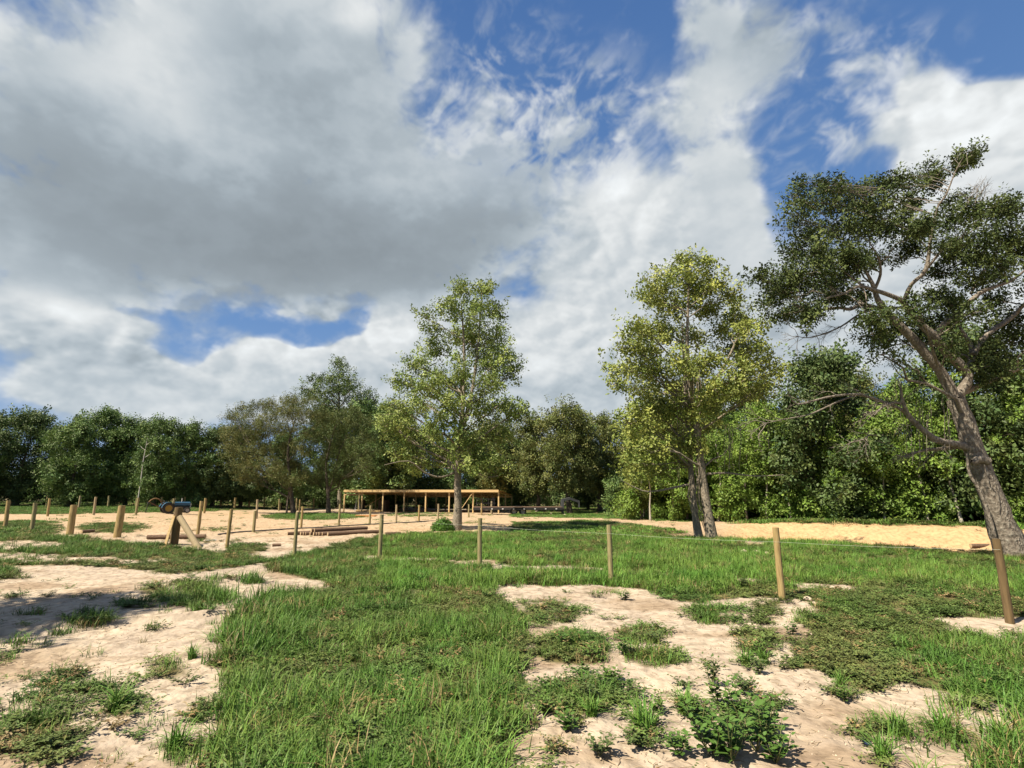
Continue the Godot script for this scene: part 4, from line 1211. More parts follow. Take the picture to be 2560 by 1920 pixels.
	for e in [[690, 1278, 740], [952, 1298, 952], [1200, 1314, 1200], [1523, 1334, 1523], [1947, 1355, 1947], [2500, 1374, 2500]]:
		var feet := {740: [735, 1392], 952: [948, 1404], 1200: [1199, 1417], 1523: [1529, 1462], 1947: [1955, 1500], 2500: [2526, 1561]}
		var f: Array = feet[e[2]]
		line.append(at_depth(e[0] if e[2] != 740 else 742, e[1] if e[2] != 740 else 1300, -ground_at(f[0], f[1]).z + -0.06))
	var st2 := new_st()
	for i in range(1, line.size() - 1):
		var pts := []
		for k in 9:
			var tt := k / 8.0
			pts.append(line[i].lerp(line[i + 1], tt) - Vector3(0, sin(tt * PI) * 0.02, 0))
		tube(st2, pts, taper(0.0016, 0.0017, 9), 5, 0.0, false)
	solo("fence_string", st2.commit(), M["string"], Vector3.ZERO, "thin white string stretched along the front row of fence posts", "string")
	# the hose over the sand
	var hose := []
	for e in [[545, 1338], [600, 1332], [660, 1328], [740, 1323], [800, 1320], [860, 1316], [950, 1311], [1060, 1305], [1142, 1300]]:
		hose.append(ground_at(e[0], e[1]) + Vector3(0, 0.03, 0))
	st2 = new_st()
	var sp := smooth_path(hose, taper(0.028, 0.03, hose.size()))
	tube(st2, sp[0], sp[1], 7)
	solo("water_pipe", st2.commit(), M["dark pipe"], Vector3.ZERO, "long thin dark pipe lying across the sand behind the logs", "pipe")

func log_at(left: Vector3, dir: Vector3, length: float, r: float, label: String, group := "") -> void:
	var t := thing("log", left, label, "log", group)
	var st := new_st()
	var pts := []
	var rad := []
	for i in 6:
		pts.append(dir * length * (i / 5.0) + Vector3(0, rng.randf_range(-1, 1), 0) * r * 0.05)
		rad.append(r * rng.randf_range(0.97, 1.04))
	tube(st, pts, rad, 14, 0.08, false, rng.randf() * 90.0)
	part("bark", st.commit(), M["log bark"], t)
	for e in [0, 1]:
		var sd := new_st()
		var p: Vector3 = pts[0] if e == 0 else pts[5]
		var o := dir * (-0.004 if e == 0 else 0.004)
		tube(sd, [p - o, p + o], [r * 0.985, r * 0.97], 14)
		part("cut_end", sd.commit(), M["cut wood"], t)

func build_logs() -> void:
	rng.seed = 8
	var dir := Vector3(1.4, 0, -1.05).normalized()
	var lying := [[300, 548, 1.0], [560, 548, 1.3], [610, 548, 1.5], [657, 548, 1.6], [747, 546, 1.7], [818, 546, 1.8], [868, 552, 1.8], [920, 554, 2.0], [985, 556, 1.9], [1098, 556, 2.3]]
	for e in lying:
		var g := ground_at(680 + e[0] * 0.1266, 1270 + e[1] * 0.1266)
		var far: Vector3 = g + dir * e[2]
		var r := rng.randf_range(0.066, 0.078)
		g.y += r * 0.96
		far.y = height(far.x, far.z) + r * 0.96
		log_at(g, (far - g).normalized(), g.distance_to(far), r, "brown log lying in the bottom layer of the log pile", "logs in the pile")
	for e in [[716, 548], [778, 548]]:
		var g := ground_at(680 + e[0] * 0.1266, 1270 + e[1] * 0.1266) + dir * 0.1 + Vector3(0, 0.20, 0)
		log_at(g, (dir + Vector3(0, 0.005, 0)).normalized(), 2.2, 0.072, "dark log lying on top of the log pile", "logs on top of the pile")
	var a := ground_at(962, 1341)
	log_at(a + Vector3(0, 0.07, 0), Vector3(0.9, 0, -0.5).normalized(), 0.62, 0.075, "short dark log lying alone at the edge of the grass")
	a = ground_at(368, 1350)
	log_at(a + Vector3(0, 0.08, 0), Vector3(1.0, 0.0, -0.12).normalized(), 2.0, 0.08, "long dark log on the sand behind the braced post")
	a = ground_at(203, 1334)
	log_at(a + Vector3(0, 0.07, 0), Vector3(0.3, 0.0, -1.0).normalized(), 0.5, 0.07, "short log pointing its cut end out beside a thick gate post")
	a = ground_at(681, 1367)
	log_at(a + Vector3(0, 0.045, 0), Vector3(1.0, 0.0, -0.3).normalized(), 0.26, 0.05, "small log offcut on the sand in front of the log pile")
	a = ground_at(2428, 1372)
	log_at(Vector3(a.x, height(a.x, a.z) + 0.1, a.z), Vector3(1.0, 0.0, 0.05).normalized(), 1.0, 0.085, "reddish log lying on the sand at the foot of the leaning oak")

func build_shed() -> void:
	rng.seed = 12
	var left := at_depth(858, 1278, 64.0)
	left.y = height(left.x, left.z)
	var right := at_depth(1247, 1282, 60.4)
	right.y = height(right.x, right.z)
	var along := (right - left)
	along.y = 0
	var length := along.length()
	along = along.normalized()
	var t := thing("pole_shed", left, "long open timber shed under construction with a flat yellow roof edge", "shed")
	t.rotation.y = atan2(-along.z, along.x)
	var front := at_depth(1050, 1227.5, 62.0).y - left.y
	var rear := front - 0.62
	var deep := 7.6
	var nt: Material = M["new timber"]
	var gt: Material = M["treated post"]
	var st: SurfaceTool
	var fy := func(x: float, z: float) -> float:
		return height(t.to_global(Vector3(x, 0, z)).x, t.to_global(Vector3(x, 0, z)).z) - left.y
	for s in [0.0, 0.12, 0.26, 0.40, 0.54, 0.69, 0.84, 0.997]:
		var x: float = s * length
		for row in [[-0.12, front - 0.02], [-deep * 0.5, lerpf(front, rear, 0.5) - 0.02], [-deep + 0.1, rear - 0.02]]:
			if s == 0.0 and row[0] > -1.0:
				row[1] = front - 0.34
			st = new_st()
			beam(st, Vector3(x, fy.call(x, row[0]) - 0.2, row[0]), Vector3(x, row[1], row[0]), 0.14, 0.14)
			part("column", st.commit(), gt if row[0] < -1.0 else nt, t)
	# front fascia in lengths, back beam, rafters, purlins, roof sheets
	var cuts := [0.0, 0.14, 0.40, 0.67, 1.0]
	for i in 4:
		st = new_st()
		beam(st, Vector3(cuts[i] * length + 0.006, front + 0.0, 0.16 + 0.004 * (i % 2)), Vector3(cuts[i + 1] * length - 0.006, front + 0.0, 0.16 + 0.004 * (i % 2)), 0.045, 0.27)
		part("fascia_board", st.commit(), nt, t)
	st = new_st()
	beam(st, Vector3(0, rear - 0.06, -deep), Vector3(length, rear - 0.06, -deep), 0.05, 0.22)
	part("rear_beam", st.commit(), nt, t)
	st = new_st()
	beam(st, Vector3(0.0, front - 0.42, -0.12), Vector3(0.12 * length - 0.08, front - 0.42, -0.12), 0.05, 0.15)
	part("lower_beam", st.commit(), nt, t)
	for i in 25:
		st = new_st()
		var x := length * (i + 0.5) / 25.0
		beam(st, Vector3(x, front - 0.0, -0.03), Vector3(x, rear + 0.02, -deep + 0.03), 0.045, 0.18)
		part("rafter", st.commit(), nt, t)
	for i in 11:
		st = new_st()
		beam(st, Vector3(length * i / 11.0 + 0.004, front + 0.13, 0.10), Vector3(length * i / 11.0 + 0.004, rear + 0.13, -deep - 0.25), 0.004, 0.004)
		quad(st, Vector3(length * i / 11.0, front + 0.12, 0.12), Vector3(length * i / 11.0, rear + 0.14, -deep - 0.3), Vector3(length * (i + 1) / 11.0 - 0.01, rear + 0.14, -deep - 0.3), Vector3(length * (i + 1) / 11.0 - 0.01, front + 0.12, 0.12))
		quad(st, Vector3(length * i / 11.0, front + 0.104, 0.12), Vector3(length * (i + 1) / 11.0 - 0.01, front + 0.104, 0.12), Vector3(length * (i + 1) / 11.0 - 0.01, rear + 0.124, -deep - 0.3), Vector3(length * i / 11.0, rear + 0.124, -deep - 0.3))
		part("roof_panel", st.commit(), M["roof ply"], t)
	for b in [[Vector3(0.84 * length, front - 0.14, -0.02), Vector3(0.765 * length, 0.0, 0.9), 0.09], [Vector3(0.19 * length, front - 0.42, -deep * 0.5 + 0.1), Vector3(0.13 * length, 0.55, -0.6), 0.10], [Vector3(-0.3, 0.75, 0.1), Vector3(-1.5, -0.02, 0.5), 0.13]]:
		st = new_st()
		var foot: Vector3 = b[1]
		beam(st, Vector3(foot.x, foot.y + fy.call(foot.x, foot.z) if foot.y < 0.3 else foot.y, foot.z), b[0], b[2], 0.04)
		part("brace", st.commit(), nt, t)
	# things standing in and around it
	var inside := func(x: float, z: float) -> Vector3:
		var g := t.to_global(Vector3(x, 0, z))
		return Vector3(g.x, height(g.x, g.z), g.z)
	var lad := thing("step_ladder", inside.call(0.062 * length, -1.2), "pale metal stepladder under the low end of the shed", "ladder")
	lad.rotation.y = 0.35
	for sgn in [-1.0, 1.0]:
		st = new_st()
		beam(st, Vector3(sgn * 0.26, 0, 0.34), Vector3(sgn * 0.14, 1.5, 0.02), 0.03, 0.07)
		part("rail", st.commit(), M["pale metal"], lad)
		st = new_st()
		beam(st, Vector3(sgn * 0.26, 0, -0.44), Vector3(sgn * 0.14, 1.46, -0.04), 0.03, 0.05)
		part("back_leg", st.commit(), M["pale metal"], lad)
	for i in 5:
		st = new_st()
		var f := (i + 1) / 6.0
		var w := lerpf(0.26, 0.14, f)
		beam(st, Vector3(-w, 1.5 * f, lerpf(0.34, 0.02, f)), Vector3(w, 1.5 * f, lerpf(0.34, 0.02, f)), 0.09, 0.025)
		part("step", st.commit(), M["pale metal"], lad)
	for i in 6:
		st = new_st()
		beam(st, Vector3(-1.5, 0, 0), Vector3(1.5, 0, 0), 0.28, 0.07)
		var o := solo("timber_plank", st.commit(), nt, inside.call(0.15 * length, -0.7 - 0.3 * (i % 2)) + Vector3(0, 0.05 + 0.072 * (i / 2), 0), "new plank in the low stack under the shed roof", "plank", "planks stacked in the shed")
		o.rotation.y = t.rotation.y + 0.03 * (i % 3)
	for i in 4:
		st = new_st()
		beam(st, Vector3(-0.85, 0, 0), Vector3(0.85, 0, 0), 0.24, 0.06)
		var g := ground_at(911, 1292)
		var o := solo("orange_board", st.commit(), M["orange board"], g + Vector3(0.05 * i, 0.04 + 0.062 * (i / 2), -0.26 * (i % 2)), "orange-stained board in the low stack on the grass before the shed", "plank", "orange boards before the shed")
		o.rotation.y = 0.05 * i
	for i in 11:
		var pal := thing("pallet", inside.call(0.217 * length, -2.2) + Vector3(0, 0.125 * i, 0), "dark wooden pallet in the tall stack inside the shed", "pallet", "stacked pallets")
		pal.rotation.y = t.rotation.y + rng.randf_range(-0.06, 0.06)
		for k in 3:
			st = new_st()
			beam(st, Vector3(-0.5, 0.045, -0.42 + 0.42 * k), Vector3(0.5, 0.045, -0.42 + 0.42 * k), 0.06, 0.088)
			part("runner", st.commit(), M["log bark"], pal)
		for k in 6:
			st = new_st()
			beam(st, Vector3(-0.45 + 0.18 * k, 0.101, -0.5), Vector3(-0.45 + 0.18 * k, 0.101, 0.5), 0.11, 0.02)
			part("slat", st.commit(), M["log bark"], pal)

func wheel(parent: Node3D, called: String, at: Vector3, r: float, w: float, rim: Material) -> void:
	var hub := Node3D.new()
	hub.name = called
	parent.add_child(hub, true)
	hub.position = at
	var st := new_st()
	var sides := 36
	var prof := [[0.60, -0.42], [0.78, -0.5], [0.95, -0.46], [1.0, -0.3], [1.0, 0.3], [0.95, 0.46], [0.78, 0.5], [0.60, 0.42]]
	for k in sides:
		var a0 := TAU * k / sides
		var a1 := TAU * (k + 1) / sides
		for i in prof.size() - 1:
			var lug := 0.955 if (k % 2 == 0 and prof[i][0] > 0.9 and prof[i + 1][0] > 0.9) else 1.0
			var p := func(e: Array, a: float) -> Vector3:
				return Vector3(cos(a) * e[0] * r * lug, sin(a) * e[0] * r * lug, e[1] * w)
			quad(st, p.call(prof[i], a0), p.call(prof[i + 1], a0), p.call(prof[i + 1], a1), p.call(prof[i], a1))
	part("tyre", st.commit(), M["rubber"], hub)
	st = new_st()
	for e in [-1.0, 1.0]:
		for k in 24:
			var a0 := TAU * k / 24
			var a1 := TAU * (k + 1) / 24
			var c := Vector3(0, 0, e * w * 0.34)
			var m0 := Vector3(cos(a0) * r * 0.42, sin(a0) * r * 0.42, e * w * 0.18)
			var m1 := Vector3(cos(a1) * r * 0.42, sin(a1) * r * 0.42, e * w * 0.18)
			var o0 := Vector3(cos(a0) * r * 0.62, sin(a0) * r * 0.62, e * w * 0.43)
			var o1 := Vector3(cos(a1) * r * 0.62, sin(a1) * r * 0.62, e * w * 0.43)
			var n := Vector3(0, 0, e)
			tri(st, c, m0, m1, n)
			tri(st, m0, o0, o1, n)
			tri(st, m0, o1, m1, n)
	part("rim", st.commit(), rim, hub)

func build_tractor() -> void:
	var base := ground_at(416, 1284)
	var t := thing("tractor", base, "old blue tractor with a post-hole auger on its rear boom", "tractor")
	t.rotation.y = 0.75
	t.scale = Vector3.ONE * 1.18
	var st: SurfaceTool
	for z in [-0.52, 0.52]:
		wheel(t, "rear_wheel", Vector3(0, 0.40, z), 0.41, 0.27, M["yellow rim"])
		wheel(t, "front_wheel", Vector3(1.32, 0.22, z * 0.86), 0.225, 0.15, M["pale rim"])
		st = new_st()
		for k in 9:
			var a0 := lerpf(0.25, PI - 0.1, k / 9.0)
			var a1 := lerpf(0.25, PI - 0.1, (k + 1) / 9.0)
			beam(st, Vector3(cos(a0) * 0.47, 0.40 + sin(a0) * 0.47, z * 0.94), Vector3(cos(a1) * 0.47, 0.40 + sin(a1) * 0.47, z * 0.94), 0.30, 0.015, Vector3(cos(a0), sin(a0), 0))
		part("fender", st.commit(), M["tractor blue"], t)
		st = new_st()
		beam(st, Vector3(1.58, 0.42, z * 0.4), Vector3(1.60, 0.74, z * 0.4), 0.03, 0.03)
		part("guard_bar", st.commit(), M["pale metal"], t)
	st = new_st()
	beam(st, Vector3(-0.3, 0.45, 0), Vector3(0.5, 0.45, 0), 0.36, 0.34, Vector3.UP, 0.04)
	part("gearbox", st.commit(), M["dark iron"], t)
	st = new_st()
	beam(st, Vector3(0.5, 0.42, 0), Vector3(1.5, 0.42, 0), 0.26, 0.26, Vector3.UP, 0.03)
	part("engine", st.commit(), M["dark iron"], t)
	st = new_st()
	beam(st, Vector3(0.42, 0.74, 0), Vector3(1.52, 0.72, 0), 0.40, 0.30, Vector3.UP, 0.07)
	part("hood", st.commit(), M["tractor blue"], t)
	st = new_st()
	beam(st, Vector3(1.525, 0.62, 0), Vector3(1.56, 0.62, 0), 0.38, 0.44, Vector3.UP, 0.03)
	part("grille", st.commit(), M["tractor blue"], t)
	st = new_st()
	beam(st, Vector3(1.32, 0.24, -0.44), Vector3(1.32, 0.24, 0.44), 0.08, 0.08)
	part("front_axle", st.commit(), M["dark iron"], t)
	st = new_st()
	beam(st, Vector3(0, 0.40, -0.5), Vector3(0, 0.40, 0.5), 0.12, 0.12)
	part("rear_axle", st.commit(), M["dark iron"], t)
	st = new_st()
	tube(st, [Vector3(0.95, 0.86, 0.08), Vector3(0.95, 1.02, 0.08), Vector3(0.95, 1.16, 0.08)], [0.025, 0.034, 0.03], 10)
	part("exhaust_pipe", st.commit(), M["pale metal"], t)
	st = new_st()
	beam(st, Vector3(-0.18, 0.76, 0), Vector3(0.12, 0.74, 0), 0.38, 0.07, Vector3.UP, 0.02)
	beam(st, Vector3(-0.2, 0.74, 0), Vector3(-0.26, 1.0, 0), 0.36, 0.05, Vector3.RIGHT, 0.02)
	part("seat", st.commit(), M["rubber"], t)
	st = new_st()
	for k in 16:
		var a0 := TAU * k / 16
		var a1 := TAU * (k + 1) / 16
		beam(st, Vector3(0.36 + cos(a0) * 0.05, 0.99 + cos(a0) * 0.12, sin(a0) * 0.15), Vector3(0.36 + cos(a1) * 0.05, 0.99 + cos(a1) * 0.12, sin(a1) * 0.15), 0.02, 0.02)
	tube(st, [Vector3(0.46, 0.84, 0), Vector3(0.36, 0.99, 0)], [0.016, 0.016], 6)
	part("steering_wheel", st.commit(), M["rubber"], t)
	st = new_st()
	var arc := smooth_path([Vector3(-0.3, 0.62, 0), Vector3(-0.5, 1.0, 0), Vector3(-0.82, 1.16, 0), Vector3(-1.12, 1.06, 0), Vector3(-1.28, 0.84, 0)], [0.05, 0.05, 0.045, 0.045, 0.045])
	tube(st, arc[0], arc[1], 8)
	beam(st, Vector3(-0.3, 0.35, 0), Vector3(-1.2, 0.88, 0), 0.04, 0.06)
	part("boom", st.commit(), M["rusty iron"], t)
	st = new_st()
	tube(st, [Vector3(-1.28, 0.9, 0), Vector3(-1.29, 0.76, 0)], [0.10, 0.08], 10)
	tube(st, [Vector3(-1.29, 0.78, 0), Vector3(-1.42, -0.02, 0)], [0.025, 0.022], 8)
	for k in 22:
		var a0 := TAU * k / 8.0
		var a1 := TAU * (k + 1) / 8.0
		var p0 := Vector3(-1.345, 0.44, 0).lerp(Vector3(-1.42, 0.0, 0), k / 22.0)
		var p1 := Vector3(-1.345, 0.44, 0).lerp(Vector3(-1.42, 0.0, 0), (k + 1) / 22.0)
		var n := Vector3.UP
		tri(st, p0, p0 + Vector3(cos(a0), 0, sin(a0)) * 0.10, p1 + Vector3(cos(a1), 0, sin(a1)) * 0.10, n)
	part("auger", st.commit(), M["dark iron"], t)

func build_trailer() -> void:
	var end := ground_at(1404, 1286)
	var t := thing("flatbed_trailer", end, "long dark flatbed trailer with a grey raised gooseneck by the trees", "trailer")
	t.rotation.y = 0.04
	var st: SurfaceTool
	var l := 9.2
	var dk := 0.62
	for s in [-1.0, 1.0]:
		st = new_st()
		beam(st, Vector3(0, dk, s * 1.05), Vector3(-l, dk, s * 1.05), 0.10, 0.26)
		part("side_rail", st.commit(), M["dark iron"], t)
		for k in 8:
			st = new_st()
			beam(st, Vector3(-0.6 - k * 1.1, dk - 0.02, s * 1.13), Vector3(-0.75 - k * 1.1, dk - 0.02, s * 1.13), 0.05, 0.12)
			part("stake_pocket", st.commit(), M["pale metal"] if s > 0 else M["dark iron"], t)
		for x in [-4.1, -5.0]:
			wheel(t, "wheel", Vector3(x, 0.36, s * 0.86), 0.36, 0.24, M["pale rim"])
		st = new_st()
		for k in 8:
			var a0 := lerpf(0.1, PI - 0.1, k / 8.0)
			var a1 := lerpf(0.1, PI - 0.1, (k + 1) / 8.0)
			beam(st, Vector3(-4.55 + cos(a0) * 0.9, 0.42 + sin(a0) * 0.42, s * 1.16), Vector3(-4.55 + cos(a1) * 0.9, 0.42 + sin(a1) * 0.42, s * 1.16), 0.10, 0.03, Vector3(cos(a0), sin(a0), 0))
		part("fender", st.commit(), M["dark iron"], t)
	for k in 12:
		st = new_st()
		beam(st, Vector3(0, dk + 0.145, -0.99 + k * 0.18), Vector3(-l, dk + 0.145, -0.99 + k * 0.18), 0.165, 0.04)
		part("deck_board", st.commit(), M["log bark"], t)
	st = new_st()
	for s in [-0.35, 0.35]:
		beam(st, Vector3(0.05, 0.55, s), Vector3(0.12, 1.5, s * 0.9), 0.14, 0.26)
		beam(st, Vector3(0.1, 1.46, s * 0.9), Vector3(0.9, 1.62, s * 0.6), 0.14, 0.26)
		beam(st, Vector3(0.85, 1.62, s * 0.6), Vector3(1.85, 1.28, 0), 0.14, 0.24)
	beam(st, Vector3(1.85, 1.36, 0), Vector3(1.85, 0.7, 0), 0.14, 0.14)
	beam(st, Vector3(0.02, 1.1, -0.34), Vector3(0.02, 1.1, 0.34), 0.9, 0.05, Vector3.RIGHT)
	part("gooseneck", st.commit(), M["grey paint"], t)
	for s in [-0.5, 0.5]:
		st = new_st()
		beam(st, Vector3(0.1, 0.6, s), Vector3(0.1, 0.0, s), 0.12, 0.12)
		beam(st, Vector3(0.1, 0.03, s), Vector3(0.1, 0.0, s), 0.28, 0.28)
		part("landing_leg", st.commit(), M["grey paint"], t)
	for s in 4:
		st = new_st()
		beam(st, Vector3(-l + 0.3 + s * 0.62, dk + 0.16, -1.0), Vector3(-l + 0.3 + s * 0.62, dk + 0.95, -1.0), 0.06, 0.06)
		part("railing_post", st.commit(), M["dark iron"], t)
	for y in [0.5, 0.93]:
		st = new_st()
		beam(st, Vector3(-l + 0.2, dk + y, -1.0), Vector3(-l + 2.3, dk + y, -1.0), 0.05, 0.05)
		part("railing_bar", st.commit(), M["dark iron"], t)

func build_small_things() -> void:
	rng.seed = 77
	# the round bush by the middle tree
	var g := ground_at(1106, 1327)
	var t := thing("round_bush", g, "small round bright green bush at the foot of the tall middle tree", "bush")
	var twig := twig_mesh(61, 16, 0.2, 0.07, 0.04, 0.5)
	var places := []
	var tints := []
	for i in 420:
		var d := Vector3(rng.randfn(), absf(rng.randfn()) * 0.9, rng.randfn()).normalized()
		var p := Vector3(d.x * 0.40, d.y * 0.44, d.z * 0.40) * pow(rng.randf(), 0.35)
		places.append(Transform3D(Basis(Quaternion(Vector3.UP, (d + Vector3(0, 0.3, 0)).normalized())) * Basis(Vector3.UP, rng.randf() * TAU), p))
		var v := rng.randf_range(0.75, 1.2)
		tints.append(Color(0.075 * v, 0.175 * v, 0.022 * v))
	copies("foliage", twig, M["broad leaf"], places, tints, t)
	var st := new_st()
	for k in 9:
		var a := k * 2.4
		tube(st, [Vector3(0, -0.05, 0), Vector3(cos(a) * 0.22, 0.3, sin(a) * 0.22)], [0.012, 0.005], 5, 0.0, false)
	part("stems", st.commit(), M["dark bark"], t)
	# broad-leaved weeds that stand out singly
	var wm := leaf_mat("broad weed leaf", 0.32, 0.5)
	var plants := [[1830, 1905, 0.50, 1.2], [1890, 1880, 0.52, 1.2], [1760, 1850, 0.42, 1.0], [1850, 1800, 0.40, 1.0], [1780, 1900, 0.45, 1.1], [1920, 1840, 0.42, 1.0], [1800, 1770, 0.34, 0.9], [1860, 1740, 0.30, 0.8], [1940, 1915, 0.40, 1.0], [1730, 1800, 0.3, 0.8], [1700, 1895, 0.26, 0.8], [1780, 1720, 0.44, 0.7], [1640, 1790, 0.28, 0.7], [1500, 1890, 0.24, 0.7], [1420, 1830, 0.28, 0.8], [1360, 1790, 0.25, 0.7], [1560, 1640, 0.3, 0.9], [1480, 1650, 0.3, 0.9], [1420, 1620, 0.3, 0.9], [1530, 1710, 0.26, 0.9], [1470, 1760, 0.28, 0.9], [1980, 1590, 0.24, 0.8], [1640, 1470, 0.28, 0.9], [1700, 1490, 0.26, 0.9], [1800, 1475, 0.30, 1.0], [1860, 1470, 0.30, 1.0], [1560, 1500, 0.26, 1.0], [1640, 1610, 0.28, 0.9], [1900, 1640, 0.30, 0.8], [2050, 1560, 0.26, 0.9], [700, 1800, 0.26, 0.9], [880, 1860, 0.28, 0.9], [1220, 1500, 0.28, 0.9], [1120, 1700, 0.26, 0.9], [1180, 1850, 0.26, 0.9], [1900, 1690, 0.24, 0.7], [2110, 1760, 0.22, 0.6], [1350, 1560, 0.24, 0.8]]
	var meshes := []
	for k in 5:
		var r := RandomNumberGenerator.new()
		r.seed = 600 + k
		var sg := new_st()
		var sl := new_st()
		for s in 7:
			var a := r.randf() * TAU
			var tip := Vector3(cos(a) * 0.5 * r.randf(), r.randf_range(0.6, 1.0), sin(a) * 0.5 * r.randf())
			var mid := tip * 0.5 + Vector3(cos(a), 0.2, sin(a)) * 0.06
			tube(sg, [Vector3(0, -0.03, 0), mid, tip], [0.012, 0.010, 0.005], 5, 0.0, false)
			for q in 11:
				var f := 0.18 + 0.82 * q / 10.0
				var at: Vector3 = mid * (f * 2.0) if f < 0.5 else mid.lerp(tip, f * 2.0 - 1.0)
				var b := q * 2.4 + r.randf()
				var dr := Vector3(cos(b), r.randf_range(0.05, 0.7) + f * 0.3, sin(b)).normalized()
				var v := r.randf_range(0.8, 1.25)
				sl.set_color(Color(v, v, v))
				var size := lerpf(0.24, 0.13, f) * r.randf_range(0.8, 1.2)
				round_leaf(sl, at + dr * 0.05, dr, Vector3.UP, size, size * 0.7, 0.12)
		meshes.append([sg.commit(), sl.commit()])
	for i in plants.size():
		var e: Array = plants[i]
		var at := ground_at(e[0], e[1])
		var o := thing("broadleaf_weed", at, "leafy broad-leaved weed growing on the bare sand", "weed", "broad-leaved weeds on the sand")
		o.rotation.y = rng.randf() * TAU
		o.scale = Vector3(e[3] * 0.34, e[2] * 0.62, e[3] * 0.34) * 1.0
		part("stems", meshes[i % 5][0], M["weed stem"], o)
		var lm := part("leaves", meshes[i % 5][1], [M["weed leaf a"], M["weed leaf b"], M["weed leaf c"]][rng.randi() % 3], o)
		lm.set_meta("kind", "stuff")
	# coarse grass clumps that stand alone on the sand
	var clumps := []
	for k in 3:
		clumps.append(tuft_mesh(700 + k, 80, 0.27, 0.05, 0.0055, 0.05))
	var words := ["bright coarse grass clump on the sparse sand beside the big grass mound", "coarse grass clump rising from bare sand before the broad-leaved weeds", "slim grass clump on sand beside the dark blue plastic strip"]
	for e in [[290, 1785, 1.2, 0], [440, 1890, 1.1, 0], [480, 1650, 0.8, 0], [830, 1800, 1.0, 0], [1613, 1830, 1.2, 1], [1713, 1785, 1.1, 1], [1865, 1665, 0.9, 1], [1911, 1662, 0.9, 1], [1480, 1800, 0.9, 1], [2362, 1842, 1.1, 2], [2212, 1905, 0.9, 2], [2245, 1848, 1.0, 2], [2520, 1890, 1.3, 2], [2100, 1720, 0.7, 2]]:
		var o := solo("grass_clump", clumps[rng.randi() % 3], M["clump blade"], ground_at(e[0], e[1]), words[e[3]], "grass clump", "coarse grass clumps on the sand")
		o.rotation.y = rng.randf() * TAU
		o.scale = Vector3.ONE * e[2]
	# litter
	var scrap := func(u: float, v: float, w: float, l: float, m: String, label: String, cat: String, turn: float) -> void:
		var s2 := new_st()
		for k in 4:
			var x0 := l * (k / 4.0 - 0.5)
			var x1 := l * ((k + 1) / 4.0 - 0.5)
			quad(s2, Vector3(x0, 0.006 + 0.008 * (k % 2), -w / 2), Vector3(x1, 0.006 + 0.008 * ((k + 1) % 2), -w / 2), Vector3(x1, 0.006 + 0.008 * ((k + 1) % 2), w / 2), Vector3(x0, 0.006 + 0.008 * (k % 2), w / 2))
			quad(s2, Vector3(x0, 0.002 + 0.008 * (k % 2), w / 2), Vector3(x1, 0.002 + 0.008 * ((k + 1) % 2), w / 2), Vector3(x1, 0.002 + 0.008 * ((k + 1) % 2), -w / 2), Vector3(x0, 0.002 + 0.008 * (k % 2), -w / 2))
		var o := solo("scrap", s2.commit(), M[m], ground_at(u, v) + Vector3(0, 0.012, 0), label, cat)
		o.rotation.y = turn
	scrap.call(2166, 1866, 0.045, 0.11, "blue plastic", "small dark blue plastic strip lying on the sand", "litter", 1.35)
	scrap.call(527, 1352, 0.22, 0.35, "grey cloth", "crumpled grey-blue cloth on the sand beside the braced post", "litter", 0.4)
	scrap.call(936, 1887, 0.07, 0.09, "pale leaf", "single pale dry leaf lying in the grass", "leaf", 0.5)
	for e in [[2020, 1505, 0.06], [2035, 1515, 0.05], [1860, 1383, 0.09], [1890, 1386, 0.10], [1920, 1388, 0.08], [2270, 1880, 0.025], [2190, 1868, 0.02], [1540, 1680, 0.025], [2030, 1590, 0.03], [2360, 1850, 0.02], [1378, 1285, 0.12], [1412, 1289, 0.14], [1340, 1280, 0.1]]:
		var s3 := new_st()
		var r: float = e[2]
		tube(s3, [Vector3(-r, 0, 0), Vector3(-r * 0.6, r * 0.1, 0), Vector3(0, r * 0.2, r * 0.1), Vector3(r * 0.7, r * 0.1, 0), Vector3(r, 0, 0)], [r * 0.3, r * 0.55, r * 0.62, r * 0.5, r * 0.2], 8, 0.5, true, rng.randf() * 50.0)
		var o := solo("sand_clod", s3.commit(), M["pale stone"], ground_at(e[0], e[1]) + Vector3(0, r * 0.3, 0), "pale clod of dry earth lying on the ground", "clod", "clods of dry earth")
		o.rotation.y = rng.randf() * TAU
	# straws, roots and crumbs strewn over the bare sand
	var straw := new_st()
	var clod := new_st()
	straw.set_color(Color.WHITE)
	tube(straw, [Vector3(-0.5, 0, 0), Vector3(-0.1, 0.05, 0.06), Vector3(0.25, 0.03, -0.04), Vector3(0.5, 0, 0.05)], [0.02, 0.028, 0.024, 0.012], 4, 0.0, false)
	clod.set_color(Color.WHITE)
	tube(clod, [Vector3(-0.5, 0, 0), Vector3(-0.3, 0.05, 0), Vector3(0.1, 0.12, 0.05), Vector3(0.5, 0, 0)], [0.12, 0.36, 0.34, 0.1], 6, 0.4)
	var lists := [[[], []], [[], []]]
	rng.seed = 1234
	for i in 26000:
		var dd := 3.0 * pow(16.0, rng.randf())
		var xx := rng.randf_range(-1.0, 1.0) * (dd + 1.5)
		var which := 0 if rng.randf() < 0.6 else 1
		var gg := growth(xx, -dd)
		if gg > 0.42:
			continue
		var big := rng.randf_range(0.03, 0.11) if which == 0 else rng.randf_range(0.006, 0.022)
		if dd > 14.0: big *= 1.6
		var pp := pit(xx, -dd)
		var yaw := rng.randf() * TAU
		if pp.x > 4.0 and pp.x < 12.0 and pp.y > 0.0: yaw = 0.9 + rng.randfn() * 0.25
		var bs := Basis(Vector3.UP, yaw) * Basis(Vector3.BACK, rng.randf_range(-0.1, 0.1))
